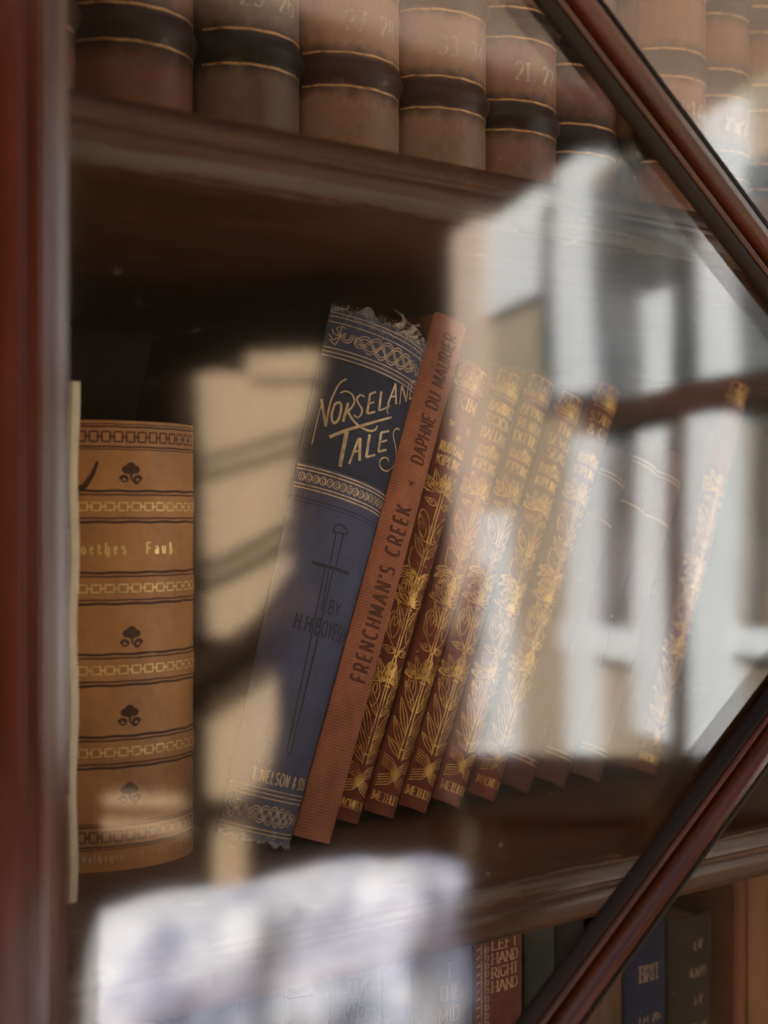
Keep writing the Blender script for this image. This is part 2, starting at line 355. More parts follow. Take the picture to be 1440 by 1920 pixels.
def arc(cx, cy, rx, ry, a0, a1, n=9):
    return [(cx + rx * math.cos(R(a0 + (a1 - a0) * i / n)), cy + ry * math.sin(R(a0 + (a1 - a0) * i / n))) for i in range(n + 1)]
GL = {   # skeletons: (width, strokes) in a box one unit high
 'A': (.78, [[(0, 0), (.39, 1)], [(.39, 1), (.78, 0)], [(.15, .36), (.63, .36)]]),
 'B': (.62, [[(.05, 0), (.05, 1)], [(.05, 1)] + arc(.3, .76, .25, .24, 90, -90) + [(.05, .52)], [(.05, .52)] + arc(.33, .26, .28, .26, 90, -90) + [(.05, 0)]]),
 'C': (.72, [arc(.4, .5, .36, .5, 48, 312, 14)]),
 'D': (.72, [[(.05, 0), (.05, 1)], [(.05, 1)] + arc(.28, .5, .4, .5, 90, -90, 12) + [(.05, 0)]]),
 'E': (.58, [[(.05, 0), (.05, 1)], [(.05, 1), (.56, 1)], [(.05, .52), (.46, .52)], [(.05, 0), (.58, 0)]]),
 'F': (.54, [[(.05, 0), (.05, 1)], [(.05, 1), (.54, 1)], [(.05, .52), (.44, .52)]]),
 'G': (.76, [arc(.4, .5, .36, .5, 48, 320, 14) + [(.7, .42), (.46, .42)]]),
 'H': (.70, [[(.05, 0), (.05, 1)], [(.65, 0), (.65, 1)], [(.05, .52), (.65, .52)]]),
 'I': (.14, [[(.07, 0), (.07, 1)]]),
 'K': (.66, [[(.05, 0), (.05, 1)], [(.62, 1), (.07, .42)], [(.22, .58), (.66, 0)]]),
 'L': (.54, [[(.05, 0), (.05, 1)], [(.05, 0), (.54, 0)]]),
 'M': (.86, [[(.05, 0), (.07, 1)], [(.07, 1), (.43, .15)], [(.43, .15), (.79, 1)], [(.79, 1), (.81, 0)]]),
 'N': (.72, [[(.05, 0), (.05, 1)], [(.05, 1), (.67, 0)], [(.67, 0), (.67, 1)]]),
 'O': (.80, [arc(.4, .5, .38, .5, 90, 450, 18)]),
 'P': (.58, [[(.05, 0), (.05, 1)], [(.05, 1)] + arc(.28, .73, .28, .27, 90, -90) + [(.05, .46)]]),
 'R': (.64, [[(.05, 0), (.05, 1)], [(.05, 1)] + arc(.28, .74, .28, .26, 90, -90) + [(.05, .48)], [(.28, .48), (.64, 0)]]),
 'S': (.58, [arc(.29, .75, .25, .25, 35, 265, 9) + arc(.29, .26, .27, .26, 85, -150, 10)]),
 'T': (.66, [[(.33, 0), (.33, 1)], [(0, 1), (.66, 1)]]),
 'U': (.70, [[(.05, 1), (.05, .3)] + arc(.35, .3, .3, .3, 180, 360, 9) + [(.65, 1)]]),
 'V': (.74, [[(0, 1), (.37, 0)], [(.37, 0), (.74, 1)]]),
 'W': (1.0, [[(0, 1), (.25, 0)], [(.25, 0), (.5, .9)], [(.5, .9), (.75, 0)], [(.75, 0), (1.0, 1)]]),
 'Y': (.70, [[(0, 1), (.35, .48)], [(.70, 1), (.35, .48)], [(.35, .48), (.35, 0)]]),
 '&': (.74, [[(.72, .42)] + arc(.36, .26, .30, .26, 0, -200, 10) + [(.46, .66)] + arc(.32, .80, .16, .19, -30, 200, 8) + [(.70, 0)]]),
 '1': (.34, [[(.0, .82), (.17, 1)], [(.17, 1), (.17, 0)]]),
 '2': (.56, [arc(.27, .73, .24, .27, 160, -40, 10) + [(.03, .02)], [(.03, .02), (.56, .02)]]),
 '3': (.54, [arc(.25, .76, .22, .24, 150, -80, 9), arc(.25, .27, .27, .27, 85, -150, 10)]),
 '4': (.58, [[(.42, 0), (.42, 1)], [(.42, 1), (0, .3)], [(0, .3), (.58, .3)]]),
 '5': (.54, [[(.48, 1), (.10, 1)], [(.10, 1), (.07, .55)], [(.07, .55)] + arc(.26, .31, .26, .31, 120, -140, 11)]),
 '6': (.56, [[(.48, .92)] + arc(.34, .55, .31, .42, 100, 180, 6) + arc(.28, .30, .25, .30, 180, -170, 14)]),
 '7': (.52, [[(0, .98), (.52, .98)], [(.52, .98), (.18, 0)]]),
 '8': (.54, [arc(.27, .76, .20, .24, 90, 450, 12), arc(.27, .27, .26, .27, 90, 450, 14)]),
 '9': (.56, [arc(.28, .70, .25, .30, 0, 360, 14), [(.53, .70)] + arc(.22, .45, .31, .42, 0, -80, 6)]),
 '0': (.56, [arc(.28, .5, .26, .5, 90, 450, 16)]),
 'y': (.46, [[(.06, .68), (.08, .2), (.2, .06), (.38, .2)], [(.40, .68), (.36, -.1), (.20, -.3)]]),
 '.': (.16, [[(.02, .05), (.14, .05)]]), "'": (.14, [[(.07, 1), (.05, .74)]]), '-': (.34, [[(.02, .45), (.32, .45)]]), ' ': (.36, []), '!': (.14, [[(.07, 1), (.07, .3)], [(.07, .1), (.07, 0)]]),
 # black-letter style small letters
 'g': (.46, [[(.40, .62), (.10, .60), (.04, .35), (.12, .04), (.38, .10)], [(.40, .66), (.42, -.12), (.28, -.32), (.06, -.24)]]),
 'o': (.46, [[(.22, .68), (.04, .46), (.08, .08), (.24, 0), (.42, .22), (.40, .52), (.22, .68)]]),
 'e': (.38, [[(.06, .34), (.32, .48), (.22, .68), (.06, .52), (.06, .14), (.18, 0), (.36, .12)]]),
 't': (.32, [[(.14, .88), (.10, .12), (.20, 0), (.32, .10)], [(0, .62), (.30, .64)]]),
 'h': (.46, [[(.14, 1.02), (.08, .9), (.08, 0)], [(.08, .50), (.26, .68), (.40, .50), (.38, .05), (.24, -.28)]]),
 's': (.40, [[(.36, .60), (.20, .70), (.06, .54), (.32, .28), (.30, .06), (.14, 0), (.02, .10)]]),
 'f': (.36, [[(.36, .92), (.22, 1.0), (.14, .8), (.14, -.2)], [(0, .60), (.32, .62)]]),
 'a': (.46, [[(.08, .58), (.24, .68), (.38, .52), (.36, .10), (.46, 0)], [(.36, .36), (.08, .28), (.08, .06), (.20, 0), (.36, .12)]]),
 'u': (.48, [[(.06, .68), (.08, .10), (.20, 0), (.40, .14)], [(.38, .68), (.38, .08), (.48, 0)]]),
 'n': (.48, [[(.0, .60), (.08, .68), (.08, 0)], [(.08, .52), (.28, .68), (.40, .54), (.40, .06), (.48, 0)]]),
 'l': (.22, [[(.12, 1.0), (.06, .9), (.08, .08), (.20, 0)]]),
 'i': (.22, [[(.02, .62), (.10, .68), (.10, .06), (.20, 0)], [(.06, .92), (.14, .86)]]),
 'b': (.44, [[(.14, 1.02), (.06, .9), (.06, .1), (.20, 0), (.38, .16), (.38, .5), (.22, .66), (.08, .5)]]),
 'r': (.36, [[(.0, .60), (.10, .68), (.08, 0)], [(.10, .52), (.24, .68), (.34, .58)]]),
 'd': (.46, [[(.10, .98), (.34, .74), (.42, .40), (.30, .02), (.16, 0), (.04, .2), (.08, .52), (.26, .64)]]),
 'm': (.70, [[(.0, .60), (.08, .68), (.08, 0)], [(.08, .52), (.24, .68), (.34, .54), (.34, 0)], [(.34, .52), (.50, .68), (.60, .54), (.60, .06), (.70, 0)]]),
}
GL['ﬂ'] = (.5, [[(.30, 1.0), (.16, .9), (.14, -.15)], [(.16, .66), (.40, .80), (.26, .58), (.44, .36), (.36, .04), (.22, 0)]])
def text_width(t, h, wf, tr): return sum(GL[c][0] * h * wf + tr for c in t) - tr
def text(d, t, cu, cv, h, wf=0.85, tr=None, thick=0.16, thin=None, serif=False, ang=0.0, nib=False, align='c'):
    """centre baseline point (cu, cv); ang turns the writing line (degrees)"""
    tr = h * 0.2 if tr is None else tr
    W = text_width(t, h, wf, tr); x = -W / 2 if align == 'c' else 0
    ca, sa = math.cos(R(ang)), math.sin(R(ang))
    thick *= h; thin = thick if thin is None else thin * h
    def wd(tx, ty):
        lx = tx * ca + ty * sa; ly = -tx * sa + ty * ca
        if nib: return thin + (thick - thin) * abs(lx * 0.707 - ly * 0.707 if False else (lx * 0.64 + ly * 0.77))
        return thin + (thick - thin) * abs(ly)
    def tp(px, py): return (cu + px * ca - py * sa, cv + px * sa + py * ca)
    for c in t:
        w, ss = GL[c]
        for st in ss:
            pts = [(x + a * h * wf, b * h) for a, b in st]
            d.stroke([tp(*p) for p in pts], wd, step=h * 0.12)
            if serif and len(st) >= 2 and c not in '.-':
                for e, e2 in ((0, 1), (-1, -2)):
                    (ax, ay), (bx, by) = st[e], st[e2]
                    if (abs(ay) < .03 or abs(ay - 1) < .03) and abs(by - ay) > .2 and abs(bx - ax) < .6 * abs(by - ay) + .05:
                        sx, sy = x + ax * h * wf, ay * h
                        d.stroke([tp(sx - h * .15, sy), tp(sx + h * .15, sy)], thin * 0.9, step=h)
        x += w * h * wf + tr

def worn_marks(d, cu, cv, h, width, n):
    for k in range(n):
        x = cu - width / 2 + width * (k + random.uniform(.2, .8)) / n
        d.stroke([(x, cv + random.uniform(0, .2) * h), (x + random.uniform(-.1, .1) * h, cv + random.uniform(.7, 1) * h)], h * 0.16)
        if random.random() < .6: d.stroke([(x, cv + h * random.choice((0.05, .5, .95))), (x + h * .35, cv + h * random.choice((0.05, .5, .95)))], h * 0.1)

# ------------------------------------------------------------------ books
class Book:
    """local frame: base centre of the spine edge line; x across the spine, y into the shelf, z up; the spine bulges to -y"""
    def __init__(s, name, T, H, D, bulge, phi, loc, lean=0.0, yaw=0.0):
        s.T, s.H, s.D, s.b, s.phi = T, H, D, bulge, R(phi)
        s.root = empty(name, loc)
        s.root.rotation_euler = Matrix.Rotation(yaw, 4, 'Z').to_3x3().__matmul__(Matrix.Rotation(lean, 3, 'Y')).to_euler()
        s.bands = []; s.M = None; s.taper = 0.0
    def prof(s, u):
        a = max(-1.06, min(1.06, u / (s.T / 2))) * s.phi
        sp, cp = math.sin(s.phi), math.cos(s.phi)
        x = s.T / 2 * math.sin(a) / sp; y = -s.b * (math.cos(a) - cp) / (1 - cp)
        dx = s.T / 2 * math.cos(a) / sp; dy = s.b * math.sin(a) / (1 - cp)
        L = math.hypot(dx, dy); return x, y, dy / L, -dx / L
    def rise(s, v):
        r = 0.0
        for z, w, hgt in s.bands:
            q = abs(v - z) / w
            if q < 1: r += hgt * (0.5 + 0.5 * math.cos(math.pi * q)) ** 0.7
        return r
    def sp(s, u, v, off=0.0):
        x, y, nx, ny = s.prof(u); o = off + s.rise(v); k = 1 - s.taper * (1 - v / s.H)
        return (x * k + nx * o, y + ny * o, v)
    def squeeze(s):
        if s.taper:
            for c in s.root.children:
                if c.name.split('.')[0] in ('cover', 'page_block'):
                    for q in c.data.vertices: q.co.x *= 1 - s.taper * (1 - q.co.z / s.H)
    def body(s, cover_mat, spine_mat, board=0.0024, square=0.003, nu=20, nv=None, rag=0.0, cover2=None):
        T, H = s.T, s.H
        nv = nv or (int(H / 0.0016) if s.bands else 30)
        v = []; f = []
        vs = [H * j / nv for j in range(nv + 1)]
        def ragz(i, j):
            if not rag: return 0.0
            q = 1.1 * noise.noise((i * 0.23, j * 3.1, 4.2)) + 0.35 * noise.noise((i * 0.8, 7.7, j * 1.0))
            if j == nv: return rag * (q - 0.3)
            if j == 0: return rag * 0.5 * (q + 0.2)
            return 0.0
        for layer in (0, 1):
            for j in range(nv + 1):
                for i in range(nu + 1):
                    u = -T / 2 + T * i / nu
                    p = s.sp(u, vs[j], 0.0 if layer == 0 else -0.0012 - s.rise(vs[j]))
                    v.append((p[0], p[1], p[2] + ragz(i, j)))
        n1 = (nv + 1) * (nu + 1)
        for j in range(nv):
            for i in range(nu):
                a = j * (nu + 1) + i
                f.append((a, a + 1, a + nu + 2, a + nu + 1))
                f.append((n1 + a, n1 + a + nu + 1, n1 + a + nu + 2, n1 + a + 1))
        for i in range(nu):
            f.append((i + 1, i, n1 + i, n1 + i + 1))
            a = nv * (nu + 1) + i; f.append((a, a + 1, n1 + a + 1, n1 + a))
        s.spine = obj('spine', v, f, spine_mat, s.root, smooth=True)
        s.spine.data.set_sharp_from_angle(angle=R(50))
        in_ = 0.0004
        for sgn in (-1, 1):
            x0, x1 = sorted((sgn * (T / 2 - in_), sgn * (T / 2 - in_ - board)))
            box('cover', (x0, x1, 0.0012, s.D, 0.0002, H - 0.0004), cover_mat, s.root, 0.0007)
        w = T / 2 - in_ - board - 0.0002
        box('page_block', (-w, w, 0.0035, s.D - 0.004, square, H - square), M['pages'], s.root)
        s.squeeze()
    def draw(s, base=0.00009): return Draw(s.sp, base)
    def inv(s, px, py, Y=None):
        """photo pixel -> (u, v) on this book's spine, through the flat plane just behind its bulge"""
        if s.M is None:
            bpy.context.view_layer.update(); s.M = s.root.matrix_world.inverted()
        Yp = s.root.location.y - s.b * 0.6; u = 0.0
        for _ in range(8):
            q = s.M @ P(px, py, Yp); k = 1 - s.taper * (1 - q.z / s.H)
            x = max(-0.9999, min(0.9999, q.x / k * math.sin(s.phi) / (s.T / 2)))
            u = math.asin(x) / s.phi * s.T / 2; Yp = s.root.location.y + s.prof(u)[1]
        return (u, q.z)

Z_SHELF = -0.1205
def lean_base(x_left, T, lean, Y, z=Z_SHELF):
    """book tilted with its head to the right stands on its right lower edge"""
    return Vector((x_left + T / 2 * math.cos(lean), Y, z + T / 2 * math.sin(lean)))

# ================================================================== the bookcase
X_L, X_R = 0.130, 0.905
case = empty('bookcase', (0.52, 0.20, -0.66))
def cbox(name, x0, x1, y0, y1, z0, z1, mat, bev=0.001):
    c = case.location
    return box(name, (x0 - c.x, x1 - c.x, y0 - c.y, y1 - c.y, z0 - c.z, z1 - c.z), mat, case, bev)
cbox('side_panel', X_L - 0.03, X_L + 0.012, 0.012, 0.36, -0.66, 0.66, M['case'])
cbox('side_panel', X_R - 0.008, X_R + 0.03, 0.012, 0.36, -0.66, 0.66, M['case'])
cbox('back_panel', X_L - 0.03, X_R + 0.03, 0.361, 0.375, -0.66, 0.66, M['case'])
cbox('top_panel', X_L - 0.04, X_R + 0.04, -0.01, 0.38, 0.661, 0.69, M['case'])
cbox('base_panel', X_L - 0.04, X_R + 0.04, -0.01, 0.38, -0.69, -0.661, M['case'])
def shelf(z_top, thick=0.0215):
    c = case.location; YF = 0.030
    # moulded front: small chamfer above, hollow, worn round nose below
    pr = [(0.0035, -0.001), (0.0005, -0.0016), (-0.0020, -0.0033), (-0.0033, -0.0058), (-0.0036, -0.0082), (-0.0028, -0.0092), (-0.0028, -0.0104), (-0.0038, -0.0114), (-0.0043, -0.0140),
          (-0.0040, -0.0168), (-0.0028, -0.0192), (-0.0008, -0.0208), (0.0022, -0.0215), (0.30, -0.0215), (0.30, -0.001)]
    pr = [(a, b * thick / 0.0215) for a, b in pr]
    p0 = Vector((X_L + 0.013, YF, z_top)) - c; p1 = Vector((X_R - 0.009, YF, z_top)) - c
    return extrude('shelf', pr[::-1], p0, p1, Vector((0, 1, 0)), Vector((0, 0, 1)), M['shelf'], case, 1)
for z in (0.395, 0.1165, Z_SHELF + 0.001, -0.385): shelf(z)
def worn_edge_highlight(z_top, prof, name='worn_edge_highlight'):  # pale strip: wear plus the edge highlight put into the colour
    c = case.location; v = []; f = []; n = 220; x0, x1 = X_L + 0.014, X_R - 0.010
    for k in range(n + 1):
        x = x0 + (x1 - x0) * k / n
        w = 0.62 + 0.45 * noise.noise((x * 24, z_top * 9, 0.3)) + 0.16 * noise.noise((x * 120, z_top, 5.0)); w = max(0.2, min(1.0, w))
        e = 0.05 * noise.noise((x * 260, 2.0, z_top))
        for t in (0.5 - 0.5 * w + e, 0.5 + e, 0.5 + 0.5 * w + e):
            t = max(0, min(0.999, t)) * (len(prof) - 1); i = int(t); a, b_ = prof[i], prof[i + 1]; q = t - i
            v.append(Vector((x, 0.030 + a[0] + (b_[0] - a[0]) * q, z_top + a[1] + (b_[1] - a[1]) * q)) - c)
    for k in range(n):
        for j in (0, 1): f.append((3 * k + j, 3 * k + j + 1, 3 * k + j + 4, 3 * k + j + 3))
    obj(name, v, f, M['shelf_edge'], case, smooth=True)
worn_edge_highlight(0.1165, [(-0.00445, -0.0150), (-0.00420, -0.0169), (-0.00296, -0.01935), (-0.00090, -0.02098), (0.0022, -0.02168)])
worn_edge_highlight(Z_SHELF + 0.001, [(0.0004, -0.00140), (-0.00215, -0.00318), (-0.00348, -0.00572), (-0.00378, -0.0083)])
tag(case, 'dark brown wooden bookcase with moulded shelves behind a glazed door', 'bookcase')

# ---- glazed door
door = empty('bookcase_door', (0.52, 0.0, -0.655))
D0 = door.location
def bar_line(a, b, ya=-0.0085):
    p, q = P(*a, ya), P(*b, ya); return Vector((p.x, p.z)), Vector((q.x, q.z))
u0, u1 = bar_line((1120, 0), (1440, 430)); l0, l1 = bar_line((1440, 1430), (1085, 1920))
def offset_line(p, q, d):
    t = (q - p).normalized(); n = Vector((t.y, -t.x)); return p + n * d, q + n * d
# seen edge of the round bead -> its centre line
u0, u1 = offset_line(u0, u1, 0.0028); l0, l1 = offset_line(l0, l1, 0.0028)
if True:
    tU = (u1 - u0).normalized(); tL = (l1 - l0).normalized()
def cross(p, d, q, e):
    k = ((q.x - p.x) * e.y - (q.y - p.y) * e.x) / (d.x * e.y - d.y * e.x); return p + d * k
XC = cross(u0, tU, l0, tL)
XS = P(112, 970, 0).x                                     # inner edge of the hinge stile
XS2 = 2 * XC.x - XS
def at_x(p, d, x): return p + d * ((x - p.x) / d.x)
A_ul = at_x(u0, tU, XS); A_ll = at_x(l0, tL, XS); A_ur = at_x(l0, tL, XS2); A_lr = at_x(u0, tU, XS2)
BARP = [(-0.0072, 0.0), (-0.0070, -0.0030), (-0.0064, -0.0046), (-0.0056, -0.0052), (-0.0049, -0.0046), (-0.0045, -0.0012), (-0.0034, -0.0010),
        (-0.0031, -0.0062), (-0.0023, -0.0084), (-0.0010, -0.0096), (0.0010, -0.0096), (0.0023, -0.0084), (0.0031, -0.0062),
        (0.0034, -0.0010), (0.0045, -0.0012), (0.0049, -0.0046), (0.0056, -0.0052), (0.0064, -0.0046), (0.0070, -0.0030), (0.0072, 0.0)]
def bar(p, q):
    a = Vector((p.x, -0.0004, p.y)) - D0; b = Vector((q.x, -0.0004, q.y)) - D0
    t = (b - a).normalized(); side = Vector((t.z, 0, -t.x))
    mid = (a + b) / 2; L = (b - a).length
    pr = BARP
    v0 = Vector((-L / 2, 0, 0)); v1 = Vector((L / 2, 0, 0))
    o = extrude('glazing_bar', pr, v0, v1, Vector((0, 0, 1)), Vector((0, 1, 0)), M['bar'], door, 1)
    o.location = mid; o.rotation_euler = (0, -math.atan2(t.z, t.x), 0)
    for sg in (-1, 1):  # black strips: shaded sides of the bar put into colour and shape
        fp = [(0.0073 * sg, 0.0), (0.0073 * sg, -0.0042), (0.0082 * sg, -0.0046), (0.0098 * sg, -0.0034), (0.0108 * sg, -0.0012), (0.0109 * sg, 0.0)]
        extrude('shade_strip', fp if sg > 0 else fp[::-1], v0 + Vector((0.001, 0, 0)), v1 - Vector((0.001, 0, 0)), Vector((0, 0, 1)), Vector((0, 1, 0)), M['bar_shade'], o, 1)
    return o
ext = 0.004
for end in (A_ul, A_ll, A_ur, A_lr):
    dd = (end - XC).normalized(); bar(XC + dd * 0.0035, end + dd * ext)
boss = extrude('bar_boss', [(0.0085 * math.cos(2 * math.pi * i / 20), 0.0085 * math.sin(2 * math.pi * i / 20)) for i in range(20)],
               Vector((XC.x, -0.0003, XC.y)) - D0, Vector((XC.x, -0.0115, XC.y)) - D0, Vector((1, 0, 0)), Vector((0, 0, 1)), M['bar'], door)
# bars that start the next lozenges above and below
UP = Vector((XC.x, A_ul.y + (A_ul.y - XC.y))); DN = Vector((XC.x, A_ll.y + (A_ll.y - XC.y)))
for a, b in ((A_ul, UP), (A_ur, UP), (A_ll, DN), (A_lr, DN)):
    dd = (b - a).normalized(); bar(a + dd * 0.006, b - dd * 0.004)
ZT, ZB = UP.y, DN.y
XF = P(118, 970, 0.0).x
def so_(px, y): return P(px, 970, y).x - XF
STP = [(-0.075, 0.012), (-0.075, -0.0210), (so_(41, -0.021), -0.0210), (so_(44, -0.0205), -0.0205), (so_(45, -0.0178), -0.0178), (so_(60, -0.0178), -0.0178), (so_(77, -0.0178), -0.0178), (so_(80, -0.0170), -0.0170), (so_(81, -0.0120), -0.0120),
       (so_(84, -0.0120), -0.0120), (so_(88, -0.0119), -0.0119), (so_(97, -0.01145), -0.01145), (so_(101, -0.0098), -0.0098), (so_(104, -0.0060), -0.0060), (so_(105, -0.0015), -0.0015), (0.0010, -0.0006), (0.0010, 0.012)]
def stile(x, sgn):
    extrude('stile', [(a * sgn, b) for a, b in (STP if sgn > 0 else STP[::-1])], Vector((x, 0, ZB - 0.04)) - D0, Vector((x, 0, ZT + 0.04)) - D0, Vector((1, 0, 0)), Vector((0, 1, 0)), M['door'], door)
stile(XF, 1); stile(2 * XC.x - XF, -1)
for z, sgn in ((ZT, 1), (ZB, -1)):
    pr = [(-a * sgn, b) for a, b in STP]
    extrude('rail', pr if sgn < 0 else pr[::-1], Vector((XS - 0.002, 0, z)) - D0, Vector((XS2 + 0.002, 0, z)) - D0, Vector((0, 0, 1)), Vector((0, 1, 0)), M['door'], door)
def pane(poly):
    """bevelled plate glass: flat front that slopes back along every edge"""
    n = len(poly); c = sum(poly, Vector((0, 0))) / n
    ar = sum(poly[i].x * poly[(i + 1) % n].y - poly[(i + 1) % n].x * poly[i].y for i in range(n))
    if ar < 0: poly = poly[::-1]
    def inset(d):
        L = []
        for i in range(n):
            p, q = poly[i], poly[(i + 1) % n]; t = (q - p).normalized(); nn = Vector((-t.y, t.x)); L.append((p + nn * d, t))
        return [cross(L[i - 1][0], L[i - 1][1], L[i][0], L[i][1]) for i in range(n)]
    out = inset(0.0005); inn = inset(0.0105)
    o = Vector((c.x, 0.0, c.y))
    v = [Vector((p.x, 0.0022, p.y)) - o for p in out] + [Vector((p.x, 0.0004, p.y)) - o for p in inn] + [Vector((p.x, 0.0046, p.y)) - o for p in out]
    f = [tuple(range(n, 2 * n))]
    for i in range(n):
        j = (i + 1) % n; f.append((i, j, n + j, n + i)); f.append((2 * n + j, j, i, 2 * n + i)) if False else None
    f = [x for x in f if x]
    f.append(tuple(range(2 * n, 3 * n))[::-1])
    for i in range(n):
        j = (i + 1) % n; f.append((i, 2 * n + i, 2 * n + j, j))
    po = obj('pane', v, f, M['glass'], door); po.location = o - D0
pane([A_ul, XC, A_ll]); pane([A_ur, A_lr, XC]); pane([A_ul, UP, A_ur, XC]); pane([A_ll, XC, A_lr, DN])
pane([A_ul, Vector((XS, ZT)), UP]); pane([A_ur, UP, Vector((XS2, ZT))]); pane([A_ll, DN, Vector((XS, ZB))]); pane([A_lr, Vector((XS2, ZB)), DN])
dv = []; df = []; random.seed(21)
for k in range(420):
    px, py = random.uniform(140, 1440), random.uniform(0, 1920)
    if random.random() < 0.45: px, py = random.gauss(1320, 90), random.gauss(480, 220)
    p = P(px, py, -0.0002) - D0; r = random.uniform(0.00007, 0.00018) * (2.0 if random.random() < 0.04 else 1); i0 = len(dv)
    for j in range(5): dv.append(p + Vector((r * math.cos(j * 1.257) * random.uniform(.6, 1.3), 0, r * math.sin(j * 1.257) * random.uniform(.6, 1.3))))
    dv.append(p + Vector((0, -r * 0.5, 0)))
    for j in range(5): df.append((i0 + j, i0 + (j + 1) % 5, i0 + 5))
obj('dust_specks', dv, df, M['fray'], door)['kind'] = 'stuff'
tag(door, 'glossy mahogany bookcase door with diagonal glazing bars and bevelled glass', 'door')

# ================================================================== top shelf: volumes of one set
Z_TOP = 0.1156
edges = [0.1600, 0.1993, 0.2445, 0.2854, 0.3302, 0.3733, 0.4172, 0.4633, 0.5041, 0.5400, 0.582]
nums = [None, None, '25. 26.', '27. 28.', '33. 34.', '21. 22.', None, 'worn', 'worn', 'worn']
cols = [(0.24, 0.075, 0.042), (0.29, 0.105, 0.052), (0.25, 0.155, 0.108), (0.42, 0.225, 0.130), (0.40, 0.225, 0.135), (0.30, 0.145, 0.088),
        (0.17, 0.065, 0.042), (0.31, 0.13, 0.07), (0.27, 0.10, 0.055), (0.24, 0.085, 0.048)]
bandc = [(0.030, 0.008, 0.006), (0.024, 0.009, 0.006), (0.008, 0.006, 0.005), (0.045, 0.013, 0.008), (0.042, 0.015, 0.010), (0.018, 0.008, 0.006),
         (0.010, 0.006, 0.005), (0.024, 0.009, 0.006), (0.010, 0.007, 0.007), (0.022, 0.009, 0.006)]
tell = ['fox-red leather volume half hidden by the door stile, at the end of the upper set', 'red-brown leather volume with scuffed right joint beside the grey-brown one marked 26',
        'grey-brown leather volume marked 25. 26. with a nearly black raised band', 'light brown leather volume marked 27. 28. with gold lines round its band',
        'light brown leather volume marked 33. 34. on the upper shelf', 'dark brown leather volume marked 21. 22. with a shiny dark band',
        'very dark leather volume half behind the upper glazing bar, next to the one marked 21', 'brown leather volume seen above the upper glazing bar, the first past it',
        'narrow brown leather volume with shiny black band and three gold lines, second past the bar', 'brown leather volume third past the upper glazing bar']
for i, nm in enumerate(nums):
    x0, x1 = edges[i], edges[i + 1]; T = x1 - x0 - 0.0006
    dy = [0, 0.004, 0.0, 0.0, 0.0, 0.006, 0.016, 0.0, 0.004, 0.008][i]
    b = Book('bound_volume', T, 0.262, 0.175, T * 0.33, 74, ((x0 + x1) / 2, 0.101 + dy, Z_TOP))
    zc = [0.0445 + 0.037 * k for k in range(6)]
    b.bands = [(z, 0.0046, 0.0018) for z in zc]
    lm = leather('volume_leather', cols[i], 0.42, [(z, 0.0145 if i in (0, 1, 6, 8, 9) else 0.0115) for z in zc], darker(bandc[i], 1.0))
    b.body(lm, lm, nu=24)
    for z in zc:
        for dz in (-0.0060, 0.0060):
            g = b.draw()
            pts = [(-T / 2 * 0.95 + T * 0.95 * k / 20, z + dz + 0.00012 * math.sin(k * 1.7 + i)) for k in range(21)]
            g.stroke(pts, 0.00085)
            g.build('gold_rule', M['bandgold'], b.root)
    t = b.draw()
    if nm == 'worn': worn_marks(t, 0.002, 0.0585, 0.0074, 0.016, 6)
    elif nm: text(t, nm, 0.0012, 0.0585, 0.0074, 0.62, 0.0009, 0.13, 0.035, serif=True)
    if nm: t.build('volume_number', M['volgold'], b.root)
    tag(b.root, tell[i], 'book', 'bound volumes of one set')

# ================================================================== middle shelf
# ---- stapled pamphlet
px0 = P(125, 970, 0.090).x
pam = empty('pamphlet', (px0 + 0.0019, 0.090, Z_SHELF))
pv = []; pf = []
nz = 30
for j in range(nz + 1):
    z = 0.163 * j / nz; wob = 0.0004 * math.sin(j * 0.7) + 0.0008 * (j / nz - 0.5)
    for (x, y) in ((-0.0019, 0.0), (-0.0010, -0.0008), (0.0010, -0.0008), (0.0019, 0.0), (0.0015, 0.115), (-0.0015, 0.115)):
        pv.append((x + wob, y, z))
for j in range(nz):
    for i in range(6): pf.append((j * 6 + i, j * 6 + (i + 1) % 6, (j + 1) * 6 + (i + 1) % 6, (j + 1) * 6 + i))
pf.append(tuple(range(6))[::-1]); pf.append(tuple(nz * 6 + i for i in range(6)))
obj('paper_cover', pv, pf, M['cream'], pam)
for z0, z1 in ((0.034, 0.051), (0.117, 0.142)):
    box('staple', (-0.0029, -0.0012, -0.0012, 0.0004, z0, z1), M['steel'], pam, 0.0003)
tag(pam, 'thin cream stapled pamphlet standing edge-on against the tan leather book', 'pamphlet')

# ---- tan leather book
FT = 0.052
fb = Book('leather_book', FT, 0.1535, 0.112, 0.0105, 56, (0.2312, 0.127, Z_SHELF))
zr = [0.0405, 0.0685, 0.0963, 0.1242]
fb.bands = [(z, 0.0060, 0.0005) for z in zr]
fb.body(M['faust'], M['faust'], nu=24)
def chain(d, v, h, n=13, w=0.00042, span=0.92, j0=0.0):
    L = FT * span; p = L / n
    for k in range(n):
        c = -L / 2 + p * (k + 0.5) + j0
        a, bb = p * 0.33, h / 2
        d.stroke([(c - a, v - bb), (c + a, v - bb), (c + a, v + bb), (c - a, v + bb)], w, closed=True)
        if k < n - 1: d.stroke([(c + a, v), (c + p - a, v)], w * 1.2)
g = fb.draw()
for z in zr:
    g = fb.draw(); chain(g, z, 0.0026, 12, 0.00046); g.build('gold_chain_tooling', M['bright'], fb.root)
dk = fb.draw(); md = fb.draw(0.00006)
def rule(d, v, w, wob=0.00008): d.stroke([(-FT / 2 * 0.98 + FT * 0.98 * k / 24, v + wob * math.sin(k * 1.3 + v * 900)) for k in range(25)], w)
for z in zr:
    for sg in (-1, 1): rule(dk, z + sg * 0.0053, 0.0009, 0.00014); rule(md, z + sg * 0.0040, 0.0007)
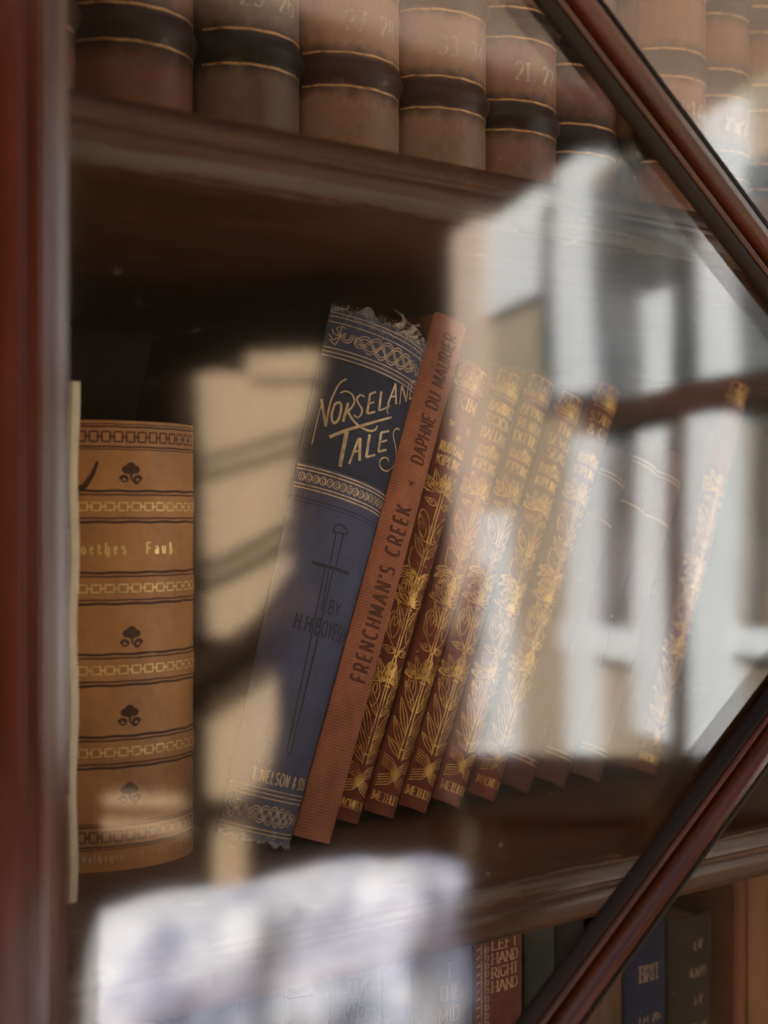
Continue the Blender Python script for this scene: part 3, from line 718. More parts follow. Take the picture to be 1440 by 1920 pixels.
for z in (0.1480, 0.0118):
    chain(md, z, 0.0034, 13, 0.0007)
    for sg in (-1, 1): rule(dk, z + sg * 0.0034, 0.0006); rule(md, z + sg * 0.0043, 0.0004)
dk.build('dark_rule', M['faust_dk'], fb.root); md.build('brown_tooling', M['faust_md'], fb.root)
for z in (0.1356, 0.0790, 0.0520, 0.0255):
    fl = fb.draw(); jx = random.uniform(-.0006, .0006); z += random.uniform(-.0005, .0005)
    ox = -0.0038 + jx; k_ = 0.86
    for (a, bb, r) in ((-0.0016, 0.0030, 0.0017), (0.0016, 0.0030, 0.0017), (0, 0.0042, 0.0018), (0, 0.0022, 0.0014)):
        fl.dot(ox + a * k_, z + (bb - 0.001) * k_, r * k_, 12)
    for sx in (-1, 1):
        sp = [(ox + k_ * sx * (0.0024 + (0.0016 - 0.0010 * k / 16) * math.cos(k * 0.6)), z + k_ * (-0.0018 + (0.0016 - 0.0010 * k / 16) * math.sin(k * 0.6))) for k in range(17)]
        fl.stroke(sp, 0.0006, 0.0006)
    fl.stroke([(ox, z + 0.001), (ox + 0.0001, z - 0.0014)], 0.0007); fl.stroke([(ox, z - 0.0012), (ox + 0.0013, z - 0.0030), (ox + 0.0024, z - 0.0030)], 0.0006)
    fl.build('flower_stamp', M['faust_dk'], fb.root)
sc = fb.draw(); sc.stroke([(-0.0135, 0.1395), (-0.0150, 0.1350), (-0.0175, 0.1310), (-0.0195, 0.1300)], 0.0009, 0.0008, 0.0022)
sc.build('scratch', M['faust_dk'], fb.root)
t = fb.draw(); text(t, 'Goethes', -0.0135, 0.1080, 0.0038, 0.74, 0.0013, 0.20, 0.10, nib=True); text(t, 'Fauﬂ.', 0.0072, 0.1080, 0.0038, 0.78, 0.0013, 0.20, 0.10, nib=True)
t.build('title_lettering', M['bright'], fb.root); t = fb.draw()
text(t, 'Velhagen', -0.0120, 0.0035, 0.0026, 0.75, 0.0008, 0.18, 0.06, nib=True); text(t, '&', 0.0, 0.0035, 0.0024, 0.8, 0.0008, 0.14, 0.06, nib=True); text(t, 'Klasing', 0.0105, 0.0035, 0.0026, 0.75, 0.0008, 0.18, 0.06, nib=True)
t.build('publisher_lettering', M['oldgold'], fb.root)
tag(fb.root, 'tan leather book with gold chain tooling and black flower stamps', 'book')

# ---- blue book
LN = R(17.0); NT = 0.0490
nb = Book('blue_cloth_book', NT, 0.1985, 0.140, 0.0095, 50, Vector((0.2722, 0.110, Z_SHELF + 0.0156 * math.sin(LN))), LN); nb.taper = 0.36
nb.body(M['navy_shaded'], M['navy'], nu=40, nv=60, rag=0.0032)  # covers darker than the spine: their shade is put into the colour
pn = nb.draw(0.00004); VT = 0.1985
pn.patch(-NT / 2 * 0.99, NT / 2 * 0.99, VT - 0.0625, VT - 0.0215, 30, 8); pn.build('title_panel', M['navy_panel'], nb.root)
g = nb.draw()
def nrule(d, v, w): d.stroke([(-NT / 2 * 0.985 + NT * 0.985 * k / 30, v) for k in range(31)], w)
for v in (0.0045, 0.0060, 0.0082, 0.0180, 0.0196, 0.0212): nrule(g, VT - v, 0.0004)
for v in (0.0635, 0.0648, 0.0703, 0.0716): nrule(g, VT - v, 0.00045)
for k in range(17):
    cu = -NT / 2 * 0.94 + NT * 0.94 * (k + 0.5) / 17
    g.ring(cu, VT - 0.0675, 0.0012, 0.0015, 0.0003, 12); g.ring(cu + 0.0003, VT - 0.0675, 0.0006, 0.0008, 0.00025, 8)
def knot(d, vc, hh, w):
    L = NT * 0.56
    for ph in (0, math.pi * 2 / 3, math.pi * 4 / 3):
        for o in (-0.00055, 0.00055):
            pts = []
            for k in range(61):
                q = k / 60; x = -L / 2 + L * q; env = math.sin(math.pi * min(1, max(0, q * 1.0))) ** 0.4
                pts.append((x, vc + hh * 0.72 * env * math.sin(q * math.pi * 4 + ph) + o))
            d.stroke(pts, w, 0.0008)
    for sx in (-1, 1):
        for r0, tw in ((0.0027, 5.2), (0.0018, 4.2)):
            pts = [(sx * (L / 2 + 0.0032 + r0 * (1 - k / 26) * math.cos(tw * k / 20 + 2.6)), vc + 0.0006 + r0 * 1.25 * (1 - k / 26) * math.sin(tw * k / 20 + 2.6)) for k in range(21)]
            d.stroke(pts, w, 0.0006)
        for a in range(5):
            an = R(-60 + a * 34); x0, y0 = sx * (L / 2 + 0.0050), vc
            d.stroke([(x0, y0), (x0 + sx * 0.0028 * math.cos(an), y0 + hh * 0.9 * math.sin(an)), (x0 + sx * 0.0044 * math.cos(an + .5), y0 + hh * 0.8 * math.sin(an + .5))], w, 0.0006)
knot(g, VT - 0.0131, 0.0046, 0.00040)
g.build('gold_frieze', M['oldgold'], nb.root)
g = nb.draw(); knot(g, 0.0102, 0.0040, 0.00034)
for v in (0.0036, 0.0050, 0.0160, 0.0175, 0.0190): nrule(g, v, 0.00038)
text(g, 'T.NELSON', -0.0063, 0.0212, 0.0042, 0.62, 0.0008, 0.15, 0.11); text(g, '& SONS', 0.0118, 0.0212, 0.0042, 0.55, 0.0007, 0.15, 0.11)
g.build('publisher_lettering', M['oldgold'], nb.root)
# title, drawn letter by letter from the photograph
def cr(pts): return [nb.inv(560 + x / 4.235, 530 + y / 4.235) for x, y in pts]
def smooth_pts(p, n=6):
    if len(p) < 3: return p
    q = [p[0]] + list(p) + [p[-1]]; o = []
    for i in range(1, len(q) - 2):
        a, b_, c_, d_ = q[i - 1], q[i], q[i + 1], q[i + 2]
        for k in range(n):
            s_ = k / n
            o.append(tuple(0.5 * ((2 * b_[j]) + (-a[j] + c_[j]) * s_ + (2 * a[j] - 5 * b_[j] + 4 * c_[j] - d_[j]) * s_ * s_ + (-a[j] + 3 * b_[j] - 3 * c_[j] + d_[j]) * s_ ** 3) for j in (0, 1)))
    o.append(p[-1]); return o
g = nb.draw()
TS = [([(192, 925), (150, 1080), (105, 1280)], 5, 8), ([(180, 925), (215, 1140)], 17, 22), ([(213, 1142), (250, 960), (290, 860), (330, 795), (380, 765)], 16, 11),
 ([(318, 950), (285, 970), (262, 1050), (270, 1105), (292, 1112), (322, 1070), (338, 990), (330, 955), (314, 948)], 17, 17),
 ([(392, 955), (352, 1105)], 19, 19), ([(330, 876), (372, 862), (420, 885), (442, 935), (425, 985), (388, 1022)], 9, 16), ([(388, 1022), (430, 1090), (490, 1145), (560, 1176), (605, 1168), (624, 1136)], 18, 15),
 ([(525, 908), (488, 892), (462, 925), (480, 968), (502, 1005), (492, 1052), (460, 1070), (440, 1050)], 13, 14),
 ([(566, 885), (542, 1042)], 18, 18), ([(566, 884), (612, 868)], 14, 14), ([(554, 962), (598, 948)], 12, 12), ([(542, 1040), (606, 1026)], 14, 14),
 ([(655, 865), (636, 1018)], 18, 18), ([(636, 1016), (680, 1000), (722, 975), (700, 1010), (710, 1042)], 13, 9),
 ([(704, 972), (768, 802)], 14, 14), ([(766, 800), (772, 965)], 18, 18), ([(732, 908), (776, 896)], 11, 11),
 ([(800, 965), (816, 815)], 13, 13), ([(816, 815), (852, 945)], 18, 18), ([(852, 945), (872, 790)], 13, 13),
 ([(896, 780), (876, 925)], 17, 17), ([(896, 780), (928, 790), (934, 840), (915, 900), (878, 925)], 13, 15),
 ([(245, 1226), (400, 1165), (735, 1068)], 24, 15), ([(382, 1180), (326, 1460)], 30, 28),
 ([(400, 1440), (474, 1238)], 16, 18), ([(486, 1232), (482, 1412)], 23, 23), ([(424, 1348), (486, 1332)], 13, 13),
 ([(562, 1205), (534, 1388)], 22, 22), ([(534, 1386), (606, 1366)], 16, 16),
 ([(654, 1190), (630, 1342)], 22, 22), ([(654, 1190), (716, 1176)], 16, 16), ([(642, 1266), (700, 1252)], 14, 14), ([(630, 1342), (694, 1326)], 16, 16),
 ([(800, 1168), (770, 1160), (748, 1205), (762, 1280), (772, 1360), (752, 1450), (700, 1495), (652, 1472), (640, 1425), (664, 1392), (700, 1392), (714, 1422)], 14, 12)]
for pts, w0, w1 in TS:
    k = 0.19e-3 / 4.235
    g.stroke(cr(smooth_pts(pts)), w0 * k * 1.12, 0.0007, w1 * k * 1.12)
g.build('title_lettering', M['oldgold'], nb.root)
g = nb.draw(0.00006)
def cs(pts): return [nb.inv(380 + x / 2.8237, 960 + y / 2.8237) for x, y in pts]
for pts in ([(690, 105), (698, 75), (730, 65), (762, 92), (766, 120), (690, 105)], [(706, 112), (675, 268)], [(745, 118), (705, 290)], [(578, 262), (775, 322)], [(582, 272), (772, 332)],
            [(648, 295), (448, 1255), (452, 1285), (466, 1275), (690, 310)], [(668, 305), (630, 520)], [(608, 680), (520, 1050)]):
    g.stroke(cs(pts), 0.00062)
nrule(g, VT - 0.0752, 0.0004); nrule(g, VT - 0.0765, 0.0003)
text(g, 'BY', 0.0040, 0.0850, 0.0050, 0.75, 0.0010, 0.13); text(g, 'H.H.BOYESEN', 0.0028, 0.0765, 0.0056, 0.62, 0.0008, 0.13)
g.build('blind_stamping', M['navy_line'], nb.root)
# torn head: curled scraps of lining and loose threads
random.seed(5)
fv = []; ff = []
def scrap(u, h, w, cx, cy):
    x, y, nx, ny = nb.prof(u); base = Vector((x + nx * -0.001, y + ny * -0.001, VT - 0.004)); i0 = len(fv); n = 9
    ph = random.uniform(0, 6)
    for k in range(n + 1):
        q = k / n; ww = w * (1 - q ** 2 * 0.85) * (0.75 + 0.45 * math.sin(k * 1.9 + ph))
        c = base + Vector((cx * q ** 2 + 0.0012 * math.sin(q * 6 + ph), cy * math.sin(q * 3), h * q * (1 - 0.25 * q)))
        fv.append(c + Vector((-ww, 0.0004 * math.sin(k * 2.1), random.uniform(-.0004, .0004)))); fv.append(c + Vector((0, 0.0006 * math.cos(k * 1.7 + ph), 0.0003))); fv.append(c + Vector((ww, -0.0006 * math.sin(k + ph), random.uniform(-.0004, .0004))))
    for k in range(n):
        a = i0 + 3 * k
        ff.append((a, a + 1, a + 4, a + 3)); ff.append((a + 1, a + 2, a + 5, a + 4))
scrap(0.0015, 0.0105, 0.0016, -0.0030, -0.003); scrap(0.0028, 0.0085, 0.0022, 0.0026, -0.002); scrap(0.0060, 0.0095, 0.0021, 0.0022, -0.004); scrap(0.0085, 0.0070, 0.0018, 0.0012, -0.003)
scrap(0.0100, 0.0055, 0.0016, -0.0006, -0.002); scrap(0.0045, 0.0072, 0.0024, -0.001, -0.005)
o = obj('torn_lining', fv, ff, M['fray'], nb.root, smooth=True)
md_ = o.modifiers.new('solid', 'SOLIDIFY'); md_.thickness = 0.0002
fv = []; ff = []
for k in range(150):
    top = k < 95
    u = random.uniform(-0.5, 0.5) * NT; p = Vector(nb.sp(u, VT - 0.0028 if top else 0.0012, 0.0001)); i0 = len(fv)
    L = random.uniform(0.0008, 0.0034) * (1.0 if top else 0.8); d = Vector((random.uniform(-.7, .7), random.uniform(-.6, .1), 1.0 if top else -0.55)).normalized() * L; w = 0.00010
    m_ = p + d * 0.5 + Vector((random.uniform(-.0005, .0005), 0, random.uniform(-.0003, .0003)))
    for q, ww in ((p, w), (m_, w), (p + d, w * 0.4)):
        fv += [q + Vector((-ww, 0, 0)), q + Vector((ww, 0, 0)), q + Vector((0, -ww * 1.4, 0))]
    for s_ in (0, 3):
        for e in range(3): a, b_ = i0 + s_ + e, i0 + s_ + (e + 1) % 3; ff.append((a, b_, b_ + 3, a + 3))
obj('frayed_threads', fv, ff, M['fray'], nb.root)['kind'] = 'stuff'
tag(nb.root, 'worn navy cloth book with gold hand-drawn title and torn head, leaning', 'book')

# ---- rust book
LC = R(18.7); CTK = 0.0165
cb = Book('rust_cloth_book', CTK, 0.2065, 0.132, 0.0026, 48, lean_base(0.2870, CTK, LC, 0.106), LC)
cb.body(M['creek'], M['creek'], nu=14)
g = cb.draw()
def cru(px, py): return cb.inv(px, py)
v0 = cru(665, 1275)[1]; v1 = cru(745, 945)[1]; v2 = cru(785, 870)[1]; v3 = cru(852, 632)[1]; vs_ = cru(768, 905)[1]
h = 0.0062
def fit(t, a, b_, h, wf):
    tr = (b_ - a - sum(GL[c][0] * h * wf for c in t)) / (len(t) - 1); text(g, t, 0.0030, a, h, wf, tr, 0.19, 0.165, ang=90, align='l')
fit("FRENCHMAN'S CREEK", v0, v1, h, 0.62); fit('DAPHNE DU MAURIER', v2, v3, h * 0.9, 0.66)
for k in range(5):
    a = R(90 + 72 * k); g.stroke([(0, vs_), (0.0017 * math.cos(a), vs_ + 0.0017 * math.sin(a))], 0.0007, w_end=0.0002)
g.build('title_lettering', M['creek_ink'], cb.root)
tag(cb.root, 'thin rust cloth book with brown capitals running up its spine, leaning', 'book')

# ---- maroon gilt set
def petal(d, x, y, an, L, W, w, eye=False):
    """pointed leaf outline growing from (x, y)"""
    ca, sa = math.cos(an), math.sin(an); out = []
    for sg in (1, -1):
        pts = []
        for k in range(9):
            q = k / 8; s_ = W * math.sin(math.pi * q ** 0.8) * sg
            pts.append((x + L * q * ca - s_ * sa, y + L * q * sa + s_ * ca))
        d.stroke(pts, w, 0.0009)
    if eye:
        d.ring(x + L * 0.55 * ca, y + L * 0.55 * sa, L * 0.16, W * 0.42, w, 8, an)
    else: d.stroke([(x + L * .1 * ca, y + L * .1 * sa), (x + L * .85 * ca, y + L * .85 * sa)], w * 0.9, 0.002)
def lotus(d, x, y, an, L, w, n=5, spread=58):
    for k in range(n):
        a = an + R(-spread + 2 * spread * k / (n - 1)); petal(d, x, y, a, L * (1 - 0.12 * abs(k - (n - 1) / 2)), L * 0.13, w)
    ca, sa = math.cos(an), math.sin(an)
    for k in (-1, 1):
        a = an + R(k * (spread + 26)); d.stroke([(x, y), (x + L * .4 * math.cos(a), y + L * .4 * math.sin(a)), (x + L * .75 * math.cos(a - k * .35), y + L * .75 * math.sin(a - k * .35))], w * 1.1, 0.001)
def gilt(d, W, v0, v1, w):
    k = (v1 - v0) / 0.136
    def V(q): return v0 + q * 0.136 * k
    def A(sg, a): return R(a) if sg > 0 else R(180 - a)
    for sg in (-1, 1):                                      # plaited base
        for j in range(5):
            o = (j - 2) * 0.00105
            d.stroke([(sg * -W, V(0.016) + o), (sg * -W * .3, V(0.028) + o), (sg * W * .4, V(0.068) + o), (sg * W, V(0.080) + o)], w, 0.0012)
    for o in (-0.00055, 0.00055): d.stroke([(o * 1.6, V(.09)), (o, V(.30)), (o, V(.56)), (o, V(.80)), (o * 1.3, V(.95))], w * 1.1, 0.004)
    for q in (0.12, .325, .56, .77): d.stroke([(-0.0014, V(q)), (0.0014, V(q))], w * 1.3)
    for sg in (-1, 1):
        for j, (q, L, a, x) in enumerate(((.095, .0095, 48, .1), (.12, .0135, 62, .12), (.165, .0150, 68, .14), (.235, .0125, 62, .14))):
            petal(d, sg * W * x, V(q), A(sg, a), L * k, 0.0013, w)
        petal(d, sg * W * .52, V(.255), A(sg, 84), .0135 * k, .0019, w * 1.1, True)
        lotus(d, sg * W * .30, V(.335), A(sg, 66), .0092 * k, w, 5, 52)
        petal(d, sg * W * .15, V(.425), A(sg, 16), W * .80, .0013, w * 1.1, True)
        petal(d, sg * W * .50, V(.462), A(sg, 86), .0130 * k, .0017, w * 1.1, True)
        d.stroke([(sg * .0006, V(.43)), (sg * W * .5, V(.452)), (sg * W * .92, V(.48)), (sg * W * .98, V(.53)), (sg * W * .8, V(.545))], w, 0.001)
        petal(d, sg * W * .10, V(.50), A(sg, 66), .0105 * k, .0012, w)
        lotus(d, sg * W * .30, V(.675), A(sg, -48), .0085 * k, w, 4, 42)
        d.stroke([(sg * .0006, V(.60)), (sg * W * .4, V(.655)), (sg * W * .85, V(.70)), (sg * W * .9, V(.74)), (sg * W * .55, V(.745))], w, 0.001)
        d.ring(sg * W * .56, V(.815), .0021, .0066 * k, w, 16, -sg * 0.32)
        petal(d, sg * W * .36, V(.778), A(sg, 66), .0098 * k, .0014, w * 1.1, True)
        petal(d, sg * W * .10, V(.72), A(sg, 58), .0100 * k, .0013, w)
        petal(d, sg * W * .2, V(.885), A(sg, 20), W * .80, .0012, w, True)
        lotus(d, sg * W * .36, V(.925), A(sg, 72), .0098 * k, w, 5, 55)
        for q, x in ((.30, .96), (.41, .86), (.585, .9), (.86, .9), (.19, .95), (.555, .4), (.70, .3)): d.dot(sg * W * x, V(q), .00036, 6)
    lotus(d, 0, V(.575), R(90), .0118 * k, w * 1.15, 7, 70)
    petal(d, 0, V(.335), R(90), .0115 * k, .0016, w, True)
def top_block(d, W, v0, v1, w):
    h = v1 - v0
    for x in (-.62, 0, .62): lotus(d, W * x, v0 + h * .12, R(90), h * .62, w, 5, 60)
    for x in (-.95, -.32, .32, .95): petal(d, W * x, v1, R(-90), h * .5, .0007, w)
    d.stroke([(-W, v0), (W, v0)], w * 1.2); d.stroke([(-W, v1), (W, v1)], w * 1.2)
def rosette(d, x, y, r, w):                               # small four-petal ornament
    for a in range(4): petal(d, x, y, R(45 + 90 * a), r, r * .28, w)
KSET = [('KIM', ['KIM'], 0.3160, 20.6, 0.193, 'MACMILLAN', 'titled KIM, beside the rust book'), ('BR', ['BARRACK', 'ROOM', 'BALLADS'], 0.3335, 21.6, 0.193, 'METHUEN', 'titled BARRACK ROOM BALLADS'),
        ('DD', ['DEPART-', 'MENTAL', 'DITTIES'], 0.3505, 22.2, 0.1925, 'METHUEN', 'titled DEPARTMENTAL DITTIES'), ('SS', ['THE', 'SEVEN', 'SEAS'], 0.3685, 22.9, 0.1865, 'METHUEN', 'titled THE SEVEN SEAS'),
        ('ST', ['STALKY', '& CO.'], 0.3880, 23.6, 0.193, 'MACMILLAN', 'titled STALKY & CO.'), ('X', None, 0.4875, 20.5, 0.196, 'MACMILLAN', 'standing apart, mostly veiled by white reflections')]
def gilt_book(xl, lean, H, title, pub, Y=0.126, T=0.0152):
    LK = R(lean); q_ = random.random()
    gm = foil('gold_foil', (0.80 + 0.12 * q_, 0.43 + 0.10 * q_, 0.085 + 0.05 * q_), 0.35, 0.34, (0.20, 0.055, 0.02), 0.55 + 0.35 * random.random(), xl * 37, 0.34 + 0.07 * random.random(), 0.50 + 0.06 * random.random())
    kb = Book('gilt_book', T, H, 0.128, 0.0030, 48, lean_base(xl, T, LK, Y), LK)
    kb.body(M['kip'], M['kip'], nu=14)
    g = kb.draw(); W = T / 2 * 0.86
    gilt(g, W, 0.0105, H - 0.047, 0.00036)
    top_block(g, W, H - 0.0125, H - 0.0015, 0.00036)
    g.build('gilt_ornament', gm, kb.root)
    t = kb.draw()
    lines = title or []
    for k, ln in enumerate(lines):
        hh = 0.0052 if len(lines) == 1 else 0.0046
        wmax = T * (0.66 if len(lines) == 1 else 0.86); n = sum(GL[c][0] for c in ln); tr = 0.0011 if len(lines) == 1 else 0.0004
        text(t, ln, 0, H - 0.0200 - k * 0.0062, hh, min(0.8, (wmax - tr * (len(ln) - 1)) / (n * hh)), tr, 0.15, 0.07, serif=len(lines) == 1)
    if title:
        for ln, vv in (('RUDYARD', H - 0.0400), ('KIPLING', H - 0.0458)):
            nn = sum(GL[c][0] for c in ln); text(t, ln, -0.0004, vv, 0.0042, (T * .76 - .0005 * 6) / (nn * 0.0042), 0.0005, 0.15, 0.09)
        if len(lines) == 1:
            for x, v in ((-0.0042, H - 0.0275), (0.0042, H - 0.0275), (0, H - 0.0330)): rosette(t, x, v, 0.0016, 0.0004)
        else: rosette(t, 0, H - 0.0355, 0.0013, 0.0004)
    n = sum(GL[c][0] for c in pub); text(t, pub, 0, 0.0050, 0.0034, (T * .84 - .0002 * len(pub)) / (n * 0.0034), 0.0002, 0.16, 0.08, serif=True)
    t.build('title_lettering', gm, kb.root)
    return kb
for key, title, xl, lean, H, pub, lab in KSET:
    kb = gilt_book(xl, lean, H, title, pub)
    tag(kb.root, 'maroon cloth book with gilt lotus spine ' + lab, 'book', 'maroon gilt set leaning on the middle shelf')
for j, (xl, lean, H, lab) in enumerate(((0.4085, 24.0, 0.160, 'plain dull maroon book leaning on the gilt STALKY & CO. volume'), (0.4300, 23.0, 0.166, 'plain dull maroon book, middle of three, behind the white reflections'), (0.4520, 22.0, 0.158, 'plain dull maroon book next to the gilt book standing apart'))):
    pb = Book('plain_cloth_book', 0.0185, H, 0.125, 0.0035, 48, lean_base(xl, 0.0185, R(lean), 0.130), R(lean))
    pb.body(M['kip_b'], M['kip_b'], nu=12)
    g = pb.draw()
    for v in (0.012, 0.014, H - 0.012, H - 0.014, H - 0.034): g.stroke([(-.0085, v), (.0085, v)], .0004)
    g.build('gold_rule', M['bandgold'], pb.root)
    tag(pb.root, lab, 'book')

# ================================================================== lower shelf
Z_LOW = -0.384
def low(name, pxa, pxb, Y, H, mat, label, bulge=0.002, phi=40, D=0.14):
    xa = P(pxa, 1850, Y).x; xb = P(pxb, 1850, Y).x; T = xb - xa - 0.0006
    b = Book(name, T, H, D, bulge, phi, ((xa + xb) / 2, Y, Z_LOW)); b.body(mat, mat, nu=12)
    tag(b.root, label, 'book'); return b
Y1 = 0.116
jack = cloth('brown_jacket', (0.10, 0.025, 0.013), 1200, (0.4, 0.2, 0.1), 0.2, 0.6)
low('brown_book', 165, 262, Y1 + .01, 0.214, leather('low_brown', (0.09, 0.035, 0.02)), 'brown leather book under the tan leather one, behind the white cloth')
low('dark_book', 264, 352, Y1, 0.208, cloth('low_dark', (0.035, 0.03, 0.03)), 'charcoal cloth book between the brown and the green ones on the bottom shelf')
low('green_book', 354, 450, Y1, 0.218, cloth('low_green', (0.04, 0.055, 0.045)), 'dull green cloth book on the bottom shelf')
low('navy_book', 452, 536, Y1, 0.212, cloth('low_navy', (0.03, 0.04, 0.075)), 'plain navy cloth book on the bottom shelf, beside the dull green one')
low('slate_book', 538, 618, Y1, 0.206, cloth('low_slate', (0.05, 0.055, 0.075)), 'slate cloth book on the bottom shelf beside the pale blue one')
b = low('pale_blue_book', 620, 716, Y1, 0.216, cloth('low_pale', (0.085, 0.13, 0.15), 1800), 'pale blue book with dark black-letter title, half veiled by white cloth')
t = b.draw(); T = b.T
text(t, 'The', 0, 0.2020, 0.0062, 0.9, 0.0008, 0.16, 0.06, nib=True); text(t, 'Wo', -0.002, 0.1930, 0.0060, 0.8, 0.0008, 0.16, 0.06, nib=True); text(t, 'Lib', 0, 0.1830, 0.0060, 0.9, 0.0008, 0.16, 0.06, nib=True)
t.build('title_lettering', M['navy_line'], b.root)
low('blue_grey_book', 718, 776, Y1 + .004, 0.210, cloth('low_bluegrey', (0.05, 0.07, 0.11)), 'narrow blue-grey book right of the pale blue one on the bottom shelf')
b = low('mauve_book', 778, 886, Y1, 0.214, cloth('low_mauve', (0.06, 0.055, 0.075), 1800), 'mauve-grey book with pale capitals THE MID, beside the brown jacketed one')
t = b.draw()
for k, ln in enumerate(('T', 'THE', 'MID')): text(t, ln, 0.001, 0.1995 - k * 0.0088, 0.0058, 0.8, 0.0010, 0.13, 0.06, serif=True)
t.build('title_lettering', M['faded'], b.root)
b = low('jacketed_book', 890, 979, Y1, 0.2165, jack, 'red-brown jacketed book lettered LEFT HAND RIGHT HAND', 0.0012, 30)
t = b.draw(); T = b.T
for k, ln in enumerate(('LEFT', 'HAND', 'RIGHT', 'HAND')):
    n = sum(GL[c][0] for c in ln); hh = 0.0043
    text(t, ln, 0.0026, 0.2058 - k * 0.0058, hh, (T * .58 - .0005 * len(ln)) / (n * hh), 0.0005, 0.17, 0.08, serif=True)
t.build('title_lettering', M['faded2'], b.root); t = b.draw()
for x in (-0.38, -0.31): t.stroke([(T * x, 0.005), (T * x, 0.211)], 0.0004, 0.003)
for k in range(60):
    v = 0.006 + k * 0.0034
    t.ring(-T * 0.265, v, 0.0006, 0.0012, 0.0003, 8)
    t.stroke([(-T * .47, v), (-T * .41, v + .001)], 0.0005)
t.build('border_ornament', M['faded2'], b.root)
low('grey_green_book', 984, 1040, Y1, 0.216, cloth('low_greygreen', (0.028, 0.031, 0.025)), 'grey-green book right of the red-brown jacketed one')
low('black_book', 1042, 1096, Y1 + .01, 0.209, cloth('low_black', (0.016, 0.014, 0.013)), 'black cloth book behind the lower glazing bar')
b = low('tan_book', 1100, 1166, Y1, 0.191, leather('low_tan', (0.10, 0.042, 0.018)), 'short tan mottled book between the black and the blue ones')
b = low('blue_book', 1170, 1248, Y1, 0.213, cloth('low_blue', (0.005, 0.010, 0.032), 2200, (0.3, 0.32, 0.36), 0.35), 'royal blue cloth book with scuffed spine below the shelf', 0.003, 46)
t = b.draw(); text(t, 'BRIT', 0, 0.1755, 0.0070, 0.62, 0.0008, 0.14, 0.06, serif=True); worn_marks(t, 0, 0.1560, 0.0045, 0.014, 6)
t.build('title_lettering', M['faded'], b.root)
b = low('umber_book', 1252, 1334, Y1, 0.199, cloth('low_umber', (0.016, 0.010, 0.006)), 'umber cloth book with faded gilt lines of lettering beside the blue one')
t = b.draw()
for k, (wd_, n_) in enumerate(((.008, 3), (.013, 6), (.006, 2), (.013, 5))): worn_marks(t, 0.003, 0.1830 - k * 0.0130, 0.0052, wd_, n_)
t.build('worn_gilt_marks', M['faded'], b.root)
b = low('orange_tan_book', 1376, 1398, Y1, 0.2275, cloth('low_orange', (0.15, 0.050, 0.020)), 'thin orange-tan book at the end of the bottom row')
b = low('buff_book', 1402, 1442, Y1, 0.226, cloth('low_buff', (0.19, 0.090, 0.040)), 'buff cloth book beside the thin orange-tan one')

# ================================================================== what the glass mirrors
def plane_pt(px, py, n, k):                                # pixel -> mirrored plane n.p = k (x, y), returned on the real side of the glass
    r = ray(px); c0 = Vector((0, -CAM_D)); t = (k - n.dot(c0)) / n.dot(r); p = c0 + r * t
    return Vector((p.x, -p.y, (HORIZON - py) * t / F_PX))
class Wall:
    def __init__(s, px, t, vdir):
        d = Vector(vdir).normalized(); s.n = Vector((d.y, -d.x)); s.d = Vector((d.x, -d.y, 0))
        r = ray(px); p = Vector((0, -CAM_D)) + r * t; s.k = s.n.dot(p); s.o = Vector((p.x, -p.y, 0))
        # outward normal (towards the glass)
        nn = Vector((s.d.y, -s.d.x, 0)); to = Vector((0.5, 0, 0)) - s.o
        s.out = nn if nn.dot(to) > 0 else -nn
    def qz(s, px, py):
        p = plane_pt(px, py, s.n, s.k); return (p - s.o).dot(s.d), p.z
    def member(s, name, pxa, pxb, pya, pyb, mat, parent, proud=0.0, thick=0.03, pyc=None, bev=0.003, org=None):
        """upright slab between two pixel columns; pya/pyb heights read at the middle column"""
        q0 = s.qz(pxa, 970)[0]; q1 = s.qz(pxb, 970)[0]; q0, q1 = min(q0, q1), max(q0, q1)
        pm = (pxa + pxb) / 2 if pyc is None else pyc
        z1 = s.qz(pm, pya)[1]; z0 = s.qz(pm, pyb)[1]
        return s.slab(name, q0, q1, z0, z1, mat, parent, proud, thick, bev)
    def slab(s, name, q0, q1, z0, z1, mat, parent, proud=0.0, thick=0.03, bev=0.003):
        c = s.o + s.d * ((q0 + q1) / 2) + s.out * (proud - thick / 2); w = (q1 - q0) / 2
        o = box(name, (-w, w, -thick / 2, thick / 2, z0 - (z0 + z1) / 2, z1 - (z0 + z1) / 2), mat, None, bev)
        ang = math.atan2(s.d.y, s.d.x); o.location = Vector((c.x, c.y, (z0 + z1) / 2)) - parent.location; o.rotation_euler = (0, 0, ang); o.parent = parent
        return o
ZG = -1.15
gs = 40.0
gr = obj('ground', [(-gs, -gs, ZG), (gs, -gs, ZG), (gs, gs, ZG), (-gs, gs, ZG)], [(0, 1, 2, 3)], M['stone']); gr['kind'] = 'structure'

SW = Wall(1100, 2.2, (0.422, 0.935))
shop = empty('shop_window', SW.o + Vector((0, 0, ZG)))
q_far = SW.qz(868, 970)[0]; q_near = SW.qz(1640, 970)[0]
ql, qr = min(q_far, q_near), max(q_far, q_near)
z_bot = SW.qz(1100, 1505)[1]
SW.slab('backing_wall', ql + .02, qr, -1.14, SW.qz(1100, 330)[1], M['ochre_wall'], shop, -0.015, 0.08)
SW.member('corner_pilaster', 868, 912, 425, 1510, M['cream_wall'], shop, 0.02, 0.07)
SW.member('white_board', 912, 1010, 385, 580, M['white'], shop, 0.0, 0.03)
SW.member('white_board', 900, 960, 955, 1505, M['white'], shop, 0.004, 0.03)
SW.member('dull_pane', 1012, 1320, 345, 760, M['pane'], shop, -0.006, 0.008, 1100)
SW.member('window_post', 1056, 1112, 305, 742, M['white'], shop, 0.008, 0.05)
